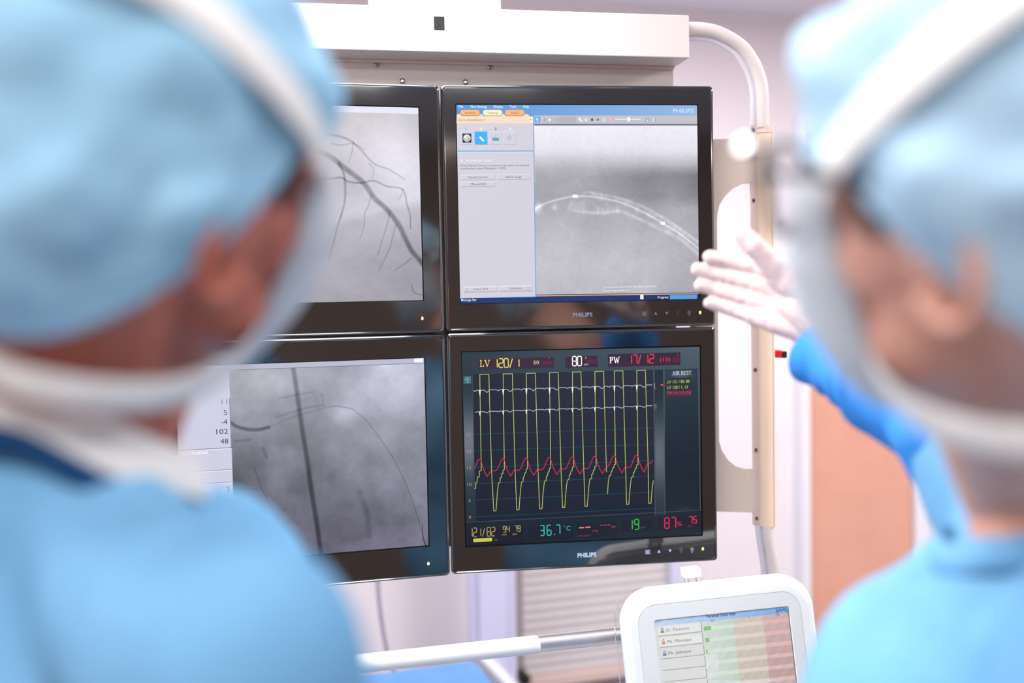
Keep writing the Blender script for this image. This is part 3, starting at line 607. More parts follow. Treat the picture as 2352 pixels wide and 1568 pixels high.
d.build_px('pressure_numbers', scr); d = Draw(FRR, YS0-.00032); TL = (.05,.72,.76); d.disc(1070,871,2.2,TL); d.disc(1077,871,2.2,TL); d.disc(1073.5,868,2.0,TL); d.disc(1074.3,877.6,1.7,(.2,.9,.9)); d.line([(1070,871),(1074,875),(1077,871)],1.2,TL)
d.build_px('alarm_icon', scr); d = Draw(FRR, YS0-.00032); NC = (.62,.58,.58)
for st, x0, x1, yb in (('25',1071,1081,1001.5),('20',1072,1082,1040),('15',1072.5,1083,1077.5),('10',1073.5,1083.5,1115.5),('5',1076.5,1081,1152.5),('0',1077,1082,1191)): d.text(st,x0,x1,yb,7.2,NC)
d.strokes('I',1501,1506,890,9,(.62,.62,.62),1.2,.8); d.text('mV',1502,1507.5,894,2.6,(.6,.55,.55)); d.strokes('II',1501.5,1508.5,936.5,8,(.66,.52,.52),1.1,.8); d.text('mV',1503,1508.5,942,2.6,(.6,.55,.55)); d.quad([(1516.5,882.4),(1524,882),(1520.5,887)], (.97,.33,.28))
d.build_px('axis_numbers', scr); d = Draw(FRR, YS0-.00032); d.strokes('AIR REST',1544,1588,861.3,8.4,(.82,.84,.86),1.2,.75)
YG = (.80,.83,.38); d.text('LV 121 / 80, 80',1533,1584,880,7.2,YG); d.text('LV 120 / 1, 13',1533,1580,893,7.2,YG); d.text('PW 16 / 15 (13)',1533,1587,905.2,6.8,(.93,.18,.36))
d.build_px('results_text', scr); d = Draw(FRR, YS0-.00032); KH = (.74,.68,.42)
d.seg7('12',1081,1232.6,7,20,2.2,KH,1.6); d.seg7('1/',1100,1231,8,18,2,KH,1.5); d.seg7('82',1119,1231,7.8,20,2.6,KH,1.6); d.seg7('94',1156,1222,6,13.5,2,KH,1.5); d.seg7('79',1182,1220.6,5.4,13.5,2,KH,1.5)
d.text('MAP',1153.6,1164,1229.6,3.8,(.70,.58,.40)); d.text('BPM',1177.6,1187.6,1228.6,3.8,(.70,.58,.40)); d.rrect(1087,1236.6,1130.5,1242.6,2,(.80,.78,.30)); d.text('200',1135,1142.4,1241,3.6,(.45,.43,.33))
d.build_px('cuff_numbers', scr); d = Draw(FRR, YS0-.00032); TQ = (.20,.83,.82); d.seg7('3',1241,1229.6,9,23,2,TQ,2); d.seg7('6',1256.8,1229,9,23,2,TQ,2); d.seg7('.',1272,1227,6,20,2,TQ,1.8); d.seg7('7',1278,1226.5,8.4,21,2,TQ,2); d.text('C',1301,1310.5,1218,11,(.18,.70,.72)); d.disc(1296,1208,1.2,(.18,.70,.72))
d.build_px('temperature_number', scr); d = Draw(FRR, YS0-.00032)
for x0, x1, y, w, c in ((1331,1340.5,1211.5,3,(1,.50,.40)),(1345.5,1355.5,1210.6,3,(1,.50,.40)),(1379,1384,1206.2,1.6,(.75,.35,.45)),(1387.6,1392.8,1205.6,1.6,(.75,.35,.45)),(1396.4,1401.4,1205.2,1.6,(.75,.35,.45))): d.line([(x0,y),(x1,y-.4)],w,c)
d.text('mmHg',1360,1373.4,1220.4,3.8,(.75,.32,.36)); d.text('BPM',1404.6,1413.4,1211.6,3.8,(.75,.32,.36)); d.text('UNPLUGGED',1327,1355.4,1232.4,3.6,(.55,.22,.33))
d.build_px('gas_dashes', scr); d = Draw(FRR, YS0-.00032); GR = (.10,.80,.28); d.seg7('1',1447.5,1215.6,9,21.5,2,GR,2.2); d.seg7('9',1457.8,1215.6,9.4,23,2,GR,2.2); d.text('RPM',1471.6,1481,1213.4,3.8,(.08,.50,.32))
d.build_px('breathing_number', scr); d = Draw(FRR, YS0-.00032); RR = (.90,.17,.37); d.seg7('87',1527,1213,10,24,5,RR,2.2); d.text('%',1554,1566.4,1208,11,(.75,.16,.34)); d.seg7('75',1583,1201.4,7,15,3,RR,2); d.text('BPM',1580,1590,1209.6,3.6,(.62,.12,.30)); d.text('09:00:35',1596,1611.5,1225.6,2.8,(.06,.30,.42))
d.build_px('oxygen_numbers', scr)
# ---- left column
def leftscr(pt, pb):                      # lit screen from its right top and right bottom corners in the photo
    a, b = FRL.loc(*pt, YS0), FRL.loc(*pb, YS0); x = (a.x+b.x)/2; h = a.z-b.z
    return (x-h*1.25, x, b.z, a.z)
s1 = leftscr((962,247.5), (970,689)); s2 = leftscr((972.6,822), (985.3,1251.5))
root, scr, inv = monitor(FRL, -MW, 0, s1, 'upper monitor showing branching dark vessels on a pale grey image', 0)
lamp(FRL, root, inv, 970, 731, (1,.98,.85), 1.0)
X1_, Z0_, Z1_ = s1[1], s1[2], s1[3]; PXS = .00066
def lpx(s):                               # local metres -> photo-like pixel coordinates used by the picture functions
    return lambda u, v: (s[0]+u*(s[1]-s[0]), s[3]-v*(s[3]-s[2]))
_gL = {}
def homog(fr, y, s):
    """photo pixels of a grid on the screen (for drawing measured curves)"""
    W2C = C2W.T
    def f(u, v):
        x = s[0]+u*(s[1]-s[0]); z = s[3]-v*(s[3]-s[2])
        P = fr.o - CAMP + x[...,None]*fr.ex + y*fr.ey + z[...,None]*fr.ez
        c = P @ C2W; return c[...,0]/c[...,2]*FPX+1176, c[...,1]/c[...,2]*FPX+784
    return f
def local_picture(name, s, y, nu, nv, fn, parent):
    h = homog(FRL, y, s)
    u0 = [(s[0],s[3]),(s[1],s[3]),(s[1],s[2]),(s[0],s[2])]
    q = []
    for x, z in u0:
        a, b = h(np.array([(x-s[0])/(s[1]-s[0])]), np.array([(s[3]-z)/(s[3]-s[2])])); q.append((float(a[0]),float(b[0])))
    return picture(name, FRL, y, q, nu, nv, lambda u, v: fn(*h(u,v), u, v), parent)
def vessels(X, Y, u, v):
    g = .80 - .02*(Y-260)/430 + .10*np.exp(-((X-905)/70)**2-((Y-375)/80)**2) + .05*np.exp(-((X-940)/60)**2-((Y-460)/60)**2)
    g = g + (fbm(u,v,5,31,5)-.5)*.13 + (fbm(u,v,40,32,2)-.5)*.03
    bd = np.interp(X, [420,780,885,935,1000], [560,512,482,470,455]); k = 1/(1+np.exp(-(Y-bd)/5)); g = g - .085*k - .06*np.clip((Y-bd)/220,0,1)
    def ves(pts, w0, w1, a):
        nonlocal g
        D, T = polyd(X, Y, smoothline(pts, 5)); w = w0+(w1-w0)*T; g = g - a*np.exp(-(D/w)**4)*(.8+.4*fbm(u,v,30,int(pts[0][0]),2))
    ves([(700,335),(735,348),(762,362),(800,392),(835,420),(860,455),(888,480),(915,515),(930,545),(945,575),(962,595),(975,612)],6.5,5.5,.235)
    ves([(700,300),(750,308),(780,313),(805,323),(830,345),(858,375),(895,390),(930,412)],3,1.6,.15)
    ves([(650,430),(700,418),(760,410),(785,408),(800,417),(830,420),(858,415),(890,428),(925,435),(935,470),(942,495),(943,525)],2.8,1.6,.17)
    ves([(778,375),(790,400),(793,430),(792,460),(785,490),(775,520),(766,560)],3.4,1.4,.17)
    for p in ([(853,450),(845,475),(838,490),(836,520),(826,550)],[(895,490),(888,520),(875,560),(868,585)],[(910,515),(903,540),(895,570),(885,592),(870,620)],[(812,325),(808,350),(800,375)],[(760,330),(785,333),(812,330),(840,345)],[(785,490),(770,540),(755,600)],[(848,375),(858,390),(855,410)],[(945,655),(952,672),(975,678)],[(945,592),(930,605),(905,622)],[(925,435),(920,452),(912,460)],[(720,380),(730,430),(725,500),(700,560)],[(600,300),(640,360),(700,420),(720,480)],[(480,330),(560,360),(650,350),(700,335)]):
        ves(p,1.9,1.0,.12)
    top = Y < 262 - .028*(970-X); r = np.stack([g*.985, g*.97, g*1.035], -1); wm = np.clip((420-Y)/200,0,1)[...,None]
    r = r*(1-wm*np.array([0,0,.05])); r[top] = (.90,.90,.97); return r
local_picture('vessel_image', s1, YS0-.0001, 420, 330, vessels, scr)
root, scr, inv = monitor(FRL, -MW, -MH-MG, s2, 'lower monitor showing a dark catheter line across a grey image', 0)
lamp(FRL, root, inv, 984, 1294, (1,.98,.85), 1.0)
def cath(X, Y, u, v):
    g = .575 + .21*np.exp(-((X-930)/170)**2-((Y-850)/110)**2) + .10*np.exp(-((X-620)/130)**2-((Y-870)/90)**2) - .17*np.clip((Y-940)/260,0,1) + .05*np.clip((X-760)/220,0,1)*np.clip((Y-980)/200,0,1) - .05*np.exp(-((X-560)/50)**2-((Y-1080)/110)**2)
    g = g + (fbm(u,v,5,47,5)-.5)*.22 + (fbm(u,v,14,42,3)-.5)*.08 + (fbm(u,v,50,43,2)-.5)*.025
    g = g + .10*np.exp(-((X-790)/40)**2-((Y-950)/22)**2)
    def ln(pts, w, a, sm=6):
        nonlocal g
        D, T = polyd(X, Y, smoothline(pts, sm)); g = g - a*np.exp(-(D/w)**4)
    ln([(672,835),(682,900),(694,985),(704,1045),(716,1130),(728,1205),(739,1285)],6.0,.16); ln([(672,835),(694,985),(716,1130),(739,1285)],3.0,.03)
    ln([(525,965),(540,977),(560,984),(590,986.5),(617,981)],4.2,.20); ln([(617,981),(650,966),(690,952),(735,940),(775,932),(815,940)],2.0,.045)
    ln([(635,958),(690,940),(740,930)],3.5,.05); ln([(640,915),(690,905),(720,900)],2.6,.05); ln([(738,905),(745,935)],2,.06)
    ln([(766,932),(800,937),(815,943),(845,970),(875,1010),(900,1047),(925,1095),(945,1145),(962,1195),(973,1235),(978,1253)],1.1,.11); ln([(970,1205),(972,1235),(978,1253)],1.1,.2)
    ln([(538,1013),(575,1010)],3,.07); ln([(605,1030),(612,1050)],4,.07); ln([(548,1123),(590,1124)],3,.05); ln([(585,1075),(600,1120),(625,1165),(640,1190)],2,.06); ln([(825,1130),(843,1180),(848,1230)],7,.05)
    wm = np.clip((960-Y)/150,0,1)[...,None]*np.clip((700-X)/150,0,1)[...,None]
    r = np.stack([g*.965, g*.975, g*1.06], -1); r = r*(1-wm*np.array([-.02,-.01,.07])); cb = np.clip((Y-1000)/250,0,1)[...,None]
    r = r*(1+cb*np.array([.0,-.03,.03])); return r
h = homog(FRL, YS0, s2)
def uq(px, py): q = FRL.loc(px, py, YS0); return q
a = uq(532,1027).x; tp = uq(972.5,834).z
s3 = (a, s2[1], s2[2], tp)
local_picture('catheter_image', s3, YS0-.0001, 380, 360, cath, scr)
d = Draw(FRL, YS0-.00008); yq = d.p(600,900).y; PN = (.81,.81,.885); bt = (.33,.34,.42)
def L(x0, z0, x1, z1, c, k=0): d.poly([(x0,yq-k,z0),(x1,yq-k,z0),(x1,yq-k,z1),(x0,yq-k,z1)], c)
L(s2[0],s2[3],s2[1],tp,(.735,.735,.82)); L(s2[0],tp,a,s2[2],PN); L(s2[0],tp+.0006,s2[1],tp,bt,5e-5)
d.nx(2); d.rect(951,823.4,971.5,831.5,(.97,.97,.98))
for y, o in ((1027,(.25,.26,.36)),(1077,(.45,.46,.55)),(1106,(.45,.46,.55))):
    z = uq(531,y).z; L(s2[0],z,a,z-.0008,o,1e-4); L(s2[0],z-.0008,a,z-.0022,(.92,.92,.96),1e-4)
z1, z2 = uq(531,914).z, uq(531,1027).z; L(a-.0009,z1,a-.0002,z2,(.3,.31,.4),1e-4)
d.build_px('data_panel', scr)
d = Draw(FRL, YS0-.00022); NV = (.13,.13,.27)
for st, x0, x1, yb, c in (('11',509,522,928,(.55,.56,.66)),('5',514,522,953,(.3,.31,.42)),('-4',509,522,974.5,NV),('102',497,524,997,NV),('48',506.5,524.5,1019,NV),('2',520,528,1129,(.25,.26,.38)),('Low',504,529,1155,(.55,.56,.68)),('off',512,529,1177,(.55,.56,.68))): d.text(st,x0,x1,yb,12 if st[0] != 'L' else 9,c)
d.text('easy disabled',415,477,1045.5,8.5,(.98,.98,1),.02); d.build_px('lettering', scr)
# ------------------------------------------------------------------ dose display
th = math.radians(5.2); exc = np.array([math.cos(th), -math.sin(th), .05]); upc = np.array([-math.sin(th*1.1), -math.cos(th*1.1), .08])
exw = C2W@exc; exw /= np.linalg.norm(exw); ezw = C2W@upc; ezw -= exw*(ezw@exw); ezw /= np.linalg.norm(ezw)
FD2 = Fr(at(1655,1480,1.43), 0, ez=ezw, ex=exw)
X0, X1, Z1 = FD2.loc(1434,1480).x, FD2.loc(1884,1480).x, FD2.loc(1650,1338).z; Z0 = Z1-.245
dt = Matrix.Translation(((X0+X1)/2, .02, Z0)); dinv = dt.inverted()
ds = empty('dose_display', FD2.m @ dt, 'white rounded tablet with name buttons and green to red dose bars', 'display')
def dpart(o): o.matrix_parent_inverse = dinv; return o
b = MB(); R = []
for ins, y, r in ((.012,.040,.038),(.003,.036,.046),(0,.028,.049),(0,.014,.049),(.002,.007,.047),(.006,.0025,.043),(.012,.0004,.037),(.018,0,.032)): R.append(rrect(X0+ins,X1-ins,Z0+ins,Z1-ins,r,y,10))
i0, i1, k1 = FD2.loc(1470,1480).x, FD2.loc(1850,1480).x, FD2.loc(1655,1372).z; k0 = Z0+(Z1-k1)
R.append(rrect(i0,i1,k0,k1,.028,0,10)); R.append(rrect(i0+.0006,i1-.0006,k0+.0006,k1-.0006,.0276,.0012,10))
b.loft(R, True, True); dpart(b.build('housing_frame', M['white_plastic'], ds, True, sharp=14))
a = FD2.loc(1502,1420,.0016); c = FD2.loc(1811,1397,.0016); e = FD2.loc(1829,1568,.0016)
sx0, sx1, sz1 = a.x, c.x, (a.z+c.z)/2; sz0 = sz1-(sx1-sx0)*.78
b = MB(); R = [rrect(i0+.0012,i1-.0012,k0+.0012,k1-.0012,.027,y,10) for y in (.0012,)] + [rrect(i0+.0012,i1-.0012,k0+.0012,k1-.0012,.027,-.0002,10), rrect(sx0-.0012,sx1+.0012,sz0-.0012,sz1+.0012,.004,-.0002,10), rrect(sx0,sx1,sz0,sz1,.004,.0014,10)]
b.loft(R, False, False); dpart(b.build('faceplate', M['light_plastic'], ds, True, sharp=14))
b = MB(); R = [rrect(X0-.0065+i,X1-.012-i,Z0-.003+i,Z1-.004-i,.05,y,10) for i,y in ((.0006,.0405),(0,.0415),(0,.0465),(.0006,.0475))]
b.loft(R); dpart(b.build('clear_backplate', M['clear'], ds, True, sharp=35))
b = MB(); q0, q1 = FD2.loc(1568,1306,.03), FD2.loc(1610,1323,.03); b.box((q0.x,.024,q1.z), (q1.x,.05,q0.z), .0012); cl = dpart(b.build('clip_cap', M['white_plastic'], ds))
for px in (1577,1603):
    q = FD2.loc(px,1325,.036); b = MB(); b.tube([(q.x,.037,q.z+.002),(q.x,.037,Z1-.012)], .0038, 14); dpart(b.build('clip_pin', M['steel'], ds, True, sharp=50))
q = FD2.loc(1780,1400,.05); b = MB(); b.box((q.x-.03,.047,q.z-.09), (q.x+.03,.085,q.z+.0), .004); dpart(b.build('mounting_block', M['white_plastic'], ds))
b = MB(); b.add([(sx0-.0005,.0015,sz0-.0005),(sx1+.0005,.0015,sz0-.0005),(sx1+.0005,.0015,sz1+.0005),(sx0-.0005,.0015,sz1+.0005)], [(0,1,2,3)], (.02,.02,.03))
dsc = dpart(b.build_px('screen', ds))
K = (FD2.loc(1700,1450).x-FD2.loc(1600,1450).x)/100
def dose(u, v):
    X = sx0+u*(sx1-sx0); Zd = (sz1 - (sz1-v*(sz1-sz0)))/K      # px below the top edge
    xg, xo, xr, xe = [FD2.loc(*q, .0014).x for q in ((1611,1436),(1685,1430),(1752,1424),(1811,1419))]
    n = np.ones(u.shape+(3,))*np.array([.815,.815,.805])
    t = np.clip((X-xg)/(xo-xg),0,1)[...,None]; gr = np.array([.80,.82,.79])*(1-t)+np.array([.72,.79,.71])*t
    dk = np.clip(Zd/170,0,1)[...,None]
    n = np.where((X>xg)[...,None], gr, n); n = np.where((X>xo)[...,None], np.array([.80,.735,.68])-dk*np.array([.05,.04,.05]), n); n = np.where((X>xr)[...,None], np.array([.80,.67,.655])-dk*np.array([.10,.13,.12]), n)
    row = (Zd-25.6)/25.75; fr_ = row-np.floor(row); on = (fr_ < .335) & (row >= 0) & (X > xg+.001) & (X < sx1-.0015)
    st = ((X/K/2.3) % 1 > .5)[...,None]
    b_ = np.where((X>xr)[...,None], np.where(st, np.array([.90,.70,.69]), np.array([.85,.66,.65])), np.where((X>xo)[...,None], np.array([.875,.80,.725]), np.array([.80,.88,.80])))
    n = np.where(on[...,None], b_, n)
    h = Zd < 13.5; hb = np.array([.66,.80,.96])*(1-u[...,None])+np.array([.40,.66,.92])*u[...,None]; hb = hb*(1-.12*np.abs(Zd[...,None]/13.5-.5)); n = np.where(h[...,None], hb, n)
    n = np.where((u>.995)[...,None], np.array([.06,.06,.13]), n); n = np.where((Zd<1.2)[...,None], np.array([.25,.33,.45]), n); return n
class FW: pass
qd = []
def dgrid(u, v): return dose(u, v)
a_, b_, c_, d_ = [(sx0,sz1),(sx1,sz1),(sx1,sz0),(sx0,sz0)]
def fpx(fr, p):
    P = np.array(fr.w(p)) - CAMP; c = P@C2W; return (c[0]/c[2]*FPX+1176, c[1]/c[2]*FPX+784)
picture('dose_chart', FD2, .0012, [fpx(FD2,(x,.0012,z)) for x,z in (a_,b_,c_,d_)], 420, 260, dose, dsc)
d = Draw(FD2, .0010); bx0, bx1 = FD2.loc(1509.5,1438,.001).x, FD2.loc(1609.5,1430,.001).x; bz = FD2.loc(1509.5,1437.5,.001).z
for k in range(8):
    z = bz - k*25.75*K
    if z-.016 < sz0: break
    y = .0011
    d.poly(rrect(bx0+.6*K,bx1+1.6*K,z-23.4*K,z-.5*K,2*K,y,4),(.60,.60,.60)); d.poly(rrect(bx0,bx1,z-22*K,z,2*K,y-5e-5,4),(.86,.86,.86)); d.poly(rrect(bx0+.8*K,bx1-.8*K,z-21.2*K,z-1.6*K,2*K,y-8e-5,4),(.905,.905,.905) if k < 2 else (.865,.865,.865))
    nb = (5,3,1)[k] if k < 3 else 0
    for j in range(nb):
        x = FD2.loc(1616.5,1440,.001).x + j*3.4*K; z = sz1-(26.6+25.75*k)*K; d.poly([(x,y-1e-4,z+1*K),(x+2.9*K,y-1e-4,z+1*K),(x+2.9*K,y-1e-4,z-7*K),(x,y-1e-4,z-7*K)],(.25,.62,.22)); d.poly([(x+.8*K,y-1.3e-4,z-.4*K),(x+2.5*K,y-1.3e-4,z-.4*K),(x+2.5*K,y-1.3e-4,z-6*K),(x+.8*K,y-1.3e-4,z-6*K)],(.55,.88,.45))
d.build_px('name_buttons', dsc)
d = Draw(FD2, .0009)
def dtext(st, x, z, wpx, hpx, c, bold=0.0):
    vs, fs, wd = glyphs(st, bold); wpx = wd*hpx/.729*.8 if st == '1' else wpx; d.add([(x+v[0]*wpx*K/wd, d.y0, z+v[1]*hpx*K/.729) for v in vs], fs, c)
for k, (st, w, c, ic) in enumerate((('Dr. Peterson',53,(.50,.50,.50),(.33,.56,.54)),('Ms. Monique',56,(.42,.42,.42),(.82,.52,.45)),('Mr. Johnson',52,(.33,.33,.33),(.35,.47,.58)))):
    z = bz-(k*25.75+14.8)*K; dtext(st, bx0+19*K, z, w, 7.6, c)
    x = bx0+10.5*K; zc_ = z+5.8*K
    P = lambda r, cx, cz, sx=1: [(cx+r*K*sx*math.cos(q), d.y0, cz+r*K*math.sin(q)) for q in [2*math.pi*j/14 for j in range(14)]]
    d.poly(P(3.1,x,zc_+1.6*K), ic); d.poly([(x-4.4*K,d.y0,zc_-7*K),(x+4.4*K,d.y0,zc_-7*K),(x+3.6*K,d.y0,zc_-2.6*K),(x+1.4*K,d.y0,zc_-1*K),(x-1.4*K,d.y0,zc_-1*K),(x-3.6*K,d.y0,zc_-2.6*K)], ic)
    d.y0 -= 3e-5; d.poly(P(1.9,x,zc_+1.2*K), (.88,.86,.83)); d.poly([(x-1.1*K,d.y0,zc_-2*K),(x+1.1*K,d.y0,zc_-2*K),(x,d.y0,zc_-4.6*K)], (.88,.86,.84)); d.y0 += 3e-5
def dt_(st, px, py, w, h, c, bold=0.0): q = FD2.loc(px,py,.0009); dtext(st, q.x, q.z, w, h, c, bold)
dt_('Personal Dose Rate',1623.5,1418.5,67,7,(.08,.22,.38),.012); dt_('[\u00b5Sv/h]',1782.5,1404.5,25,6.4,(.05,.15,.30),.01); dt_('22:03',1504.5,1429.4,17,6.4,(.42,.60,.82))
dt_('0.1',1634,1427.4,9,5.2,(.28,.30,.28)); dt_('1',1720.5,1420,2.4,5.4,(.25,.22,.2),.01); dt_('10',1783.5,1413.8,7,5.2,(.25,.2,.2))
d.build_px('lettering', dsc)
# ------------------------------------------------------------------ lights
def area(name, loc, size, power, col=(1,1,1), rot=(0,0,0), sy=None):
    l = bpy.data.lights.new(name, 'AREA'); l.energy = power; l.color = col; l.shape = 'RECTANGLE'; l.size = size; l.size_y = sy or size
    o = bpy.data.objects.new(name, l); COL.objects.link(o); o.location = loc; o.rotation_euler = rot; return o
LZ = HC-.03
area('ceiling_lamp', (-.5,.95,LZ), 1.2, 30, (1,.99,.98), sy=.9)
area('people_fill', (0,-.35,LZ), 1.2, 24, (1,.99,.98), sy=.5)  # unseen fill lamp, added to brighten the backs of the people
area('ceiling_lamp_wall', (.3,2.05,LZ), 2.4, 22, (1,.97,.97), sy=.4)
area('side_fill', (1.7,1.3,LZ), .8, 44, (1,.97,.98))  # unseen fill lamp, added on the right to lift the upper wall
area('ceiling_lamp_rear', (-.3,-3.4,LZ), 2.4, 210, (1,.965,.94))
_e = V((-1.15,1.25,2.1)); area('front_fill', _e, .55, 16, (1,.985,.96), (V((.1,.65,1.55))-_e).to_track_quat('-Z','Y').to_euler())  # unseen frontal fill, added to light the cheeks and the gloved hand
w = bpy.data.worlds.new('room_air'); S.world = w; w.use_nodes = True; w.node_tree.nodes['Background'].inputs[0].default_value = (.9,.92,1,1); w.node_tree.nodes['Background'].inputs[1].default_value = .2
# ------------------------------------------------------------------ people
def capsule(b, p0, p1, r0, r1, n=18):
    p0, p1 = V(p0), V(p1); t = (p1-p0); L_ = t.length
    t = t.normalized() if L_ > 1e-6 else V((0,0,1)); u = t.orthogonal().normalized(); w = t.cross(u); rings = []
    for k in range(7):
        a = math.pi/2*k/6; rings.append((p0 - t*r0*math.cos(a), r0*math.sin(a)+1e-5))
    for k in range(7):
        a = math.pi/2*k/6; rings.append((p1 + t*r1*math.sin(a), r1*math.cos(a)+1e-5))
    b.loft([[c + (u*math.cos(q)+w*math.sin(q))*r for q in [2*math.pi*j/n for j in range(n)]] for c, r in rings])
def ellipsoid(b, c, rad, Mx, nu=32, nv=18):
    Mx = Matrix(Mx) if not isinstance(Mx, Matrix) else Mx; rings = []
    for k in range(nv+1):
        a = -math.pi/2 + math.pi*k/nv; a = max(-1.5705, min(1.5705, a))
        rings.append([V(c) + Mx @ V((rad[0]*math.cos(a)*math.cos(q), rad[1]*math.cos(a)*math.sin(q), rad[2]*math.sin(a))) for q in [2*math.pi*j/nu for j in range(nu)]])
    b.loft(rings)
def melt(b, name, m, voxel, it, parent=None, inv=None, warp=None):
    """one continuous skin over overlapping volumes"""
    o = b.build(name, m); md = o.modifiers.new('r', 'REMESH'); md.mode = 'VOXEL'; md.voxel_size = voxel
    if it: s = o.modifiers.new('s', 'SMOOTH'); s.factor = .5; s.iterations = it
    bpy.context.view_layer.update()
    me = bpy.data.meshes.new_from_object(o.evaluated_get(bpy.context.evaluated_depsgraph_get())); old = o.data
    bpy.data.objects.remove(o); bpy.data.meshes.remove(old)
    if warp:
        n = len(me.vertices); co = np.empty(n*3, np.float32); no = np.empty(n*3, np.float32)
        me.vertices.foreach_get('co', co); me.vertices.foreach_get('normal', no); co = co.reshape(-1,3); no = no.reshape(-1,3)
        co = co + no*warp(co)[:,None].astype(np.float32); me.vertices.foreach_set('co', co.ravel()); me.update()
    me.name = name; o = link(name, me, m, parent, True)
    if inv is not None: o.matrix_parent_inverse = inv
    return o
def vnoise(co, sc, seed=0.0): return np.array([noise.noise(V((p[0]*sc+seed, p[1]*sc, p[2]*sc))) for p in co])
def folds(amp, sc, ridge=0.0):
    def f(co):
        a = vnoise(co, sc); return amp*a + ridge*(np.abs(vnoise(co*np.array([1,1,.45]), sc*1.7, 7.3))*-1+.25)
    return f
def headmat(yaw, pitch, roll):
    cy, sy = math.cos(yaw), math.sin(yaw); F = V((cy,sy,0)); L_ = V((-sy,cy,0)); U = V((0,0,1))
    F2 = F*math.cos(pitch)+U*math.sin(pitch); U2 = U*math.cos(pitch)-F*math.sin(pitch)
    L3 = L_*math.cos(roll)+U2*math.sin(roll); U3 = U2*math.cos(roll)-L_*math.sin(roll)
    return Matrix((F2, L3, U3)).transposed()
HR = (.101,.079,.100); HC0 = V((-.004,0,.028))          # skull ellipsoid in head coordinates
def skull(p, off=0.0):                                   # push a local direction out to the skull surface
    d = V(p) - HC0; k = 1/math.sqrt(sum((d[i]/(HR[i]+off))**2 for i in range(3))); return HC0 + d*k
def head_volumes(b, c, H):
    P = lambda x,y,z: c + H @ V((x,y,z)); E = lambda q, r, M_=None: ellipsoid(b, P(*q), r, H if M_ is None else H @ M_)
    E(tuple(HC0), HR); E((.030,0,-.045), (.062,.059,.075)); E((.045,0,-.085), (.045,.046,.036)); E((.076,0,-.106), (.022,.024,.018))
    E((.078,0,.038), (.020,.056,.014)); capsule(b, P(.094,0,.020), P(.114,0,-.024), .009, .013); E((.108,.011,-.028), (.010,.009,.008)); E((.108,-.011,-.028), (.010,.009,.008))
    E((.094,0,-.058), (.014,.026,.008)); E((.092,0,-.071), (.014,.024,.008))
    for s in (1,-1):
        E((.052,s*.036,-.020), (.040,.028,.036)); E((.079,s*.032,.014), (.013,.014,.011)); E((.040,s*.036,-.066), (.042,.024,.034))
        R_ = Matrix.Rotation(s*math.radians(22), 3, 'Z'); R2 = R_ @ Matrix.Rotation(math.radians(-12), 3, 'Y')
        pts = [(math.cos(q)*.019-.012, s*(.083+.006*(1-math.cos(q))), math.sin(q)*.027-.011) for q in [math.radians(x) for x in range(40, 321, 28)]]
        for i in range(len(pts)-1): capsule(b, P(*pts[i]), P(*pts[i+1]), .0052, .0052, 10)
        E((-.012, s*.080, -.004), (.017,.006,.027), R2); capsule(b, P(.004,s*.080,-.030), P(-.004,s*.081,-.036), .008, .008, 10); capsule(b, P(.006,s*.080,-.006), P(.006,s*.082,-.012), .005, .005, 10)
def brimz(br, x):                                        # level at the forehead, falling towards the nape
    a = br[0]+br[1]*x; return min(a, br[2]) if abs(a-br[2]) > .012 else (a+br[2])/2 - ((a-br[2])**2+.012**2)/.048
def hand_volumes(b, wr, F, U, N, off=0.0, curl=.12, sc=1.0, spread=1.0, thumb_up=1.0):
    F, U, N = F.normalized(), U.normalized(), N.normalized(); P = lambda f,u,n: wr + (F*f+U*u+N*n)*sc
    tips = []
    for k, (u, l, r) in enumerate(((.030,.070,.0102),(.0100,.078,.0104),(-.0105,.073,.0100),(-.030,.060,.0092))):
        base = (.088-.004*abs(k-1), u, 0); capsule(b, P(.008,u*.55,0), P(*base), .0165+off, .0115+off)
        p = P(*base); d = (F + U*(u*-.9*spread)*1.0).normalized(); a = 0
        for j, fr_ in enumerate((.46,.30,.24)):
            a += curl*(1+.5*j); dv = d*math.cos(a) + N*math.sin(a); q = p + dv*l*fr_*sc
            capsule(b, p, q, (r-.0006*j)*sc+off, (r-.0006*(j+1))*sc+off, 14); p = q
        tips.append(p)
    capsule(b, P(.008,.020,.008), P(.050,.030,.020), (.026)*sc+off, (.0200)*sc+off); capsule(b, P(.006,-.022,.006), P(.062,-.028,.006), .022*sc+off, .0135*sc+off)
    p0, p1, p2, p3 = P(.044,.028,.020), P(.062,.043*thumb_up,.036), P(.080,.058*thumb_up,.048), P(.095,.069*thumb_up,.054)
    capsule(b, p0, p1, .0180*sc+off, .0135*sc+off); capsule(b, p1, p2, .0132*sc+off, .0120*sc+off); capsule(b, p2, p3, .0122*sc+off, .0098*sc+off)
    return tips
def ribbon(name, pts, nrm, w, th_, m, parent, inv, closed=False):
    """a flat band of width w through points with outward normals"""
    rings = []; n = len(pts)
    for i in range(n):
        a, c = pts[max(0,i-1)] if not closed else pts[(i-1)%n], pts[min(n-1,i+1)] if not closed else pts[(i+1)%n]
        t = (c-a).normalized(); nn = (nrm[i]-t*nrm[i].dot(t)).normalized(); s = t.cross(nn); ww = w[i] if isinstance(w, list) else w
        prof = [(-.5,0),(-.45,.6),(-.2,1),(0,1.15),(.2,1),(.45,.6),(.5,0),(.3,-.3),(-.3,-.3)]
        rings.append([pts[i] + s*(x*ww) + nn*(y*th_) for x, y in prof])
    b = MB(); b.loft(rings + ([rings[0]] if closed else []), not closed, not closed); o = b.build(name, m, parent, True); o.matrix_parent_inverse = inv; return o
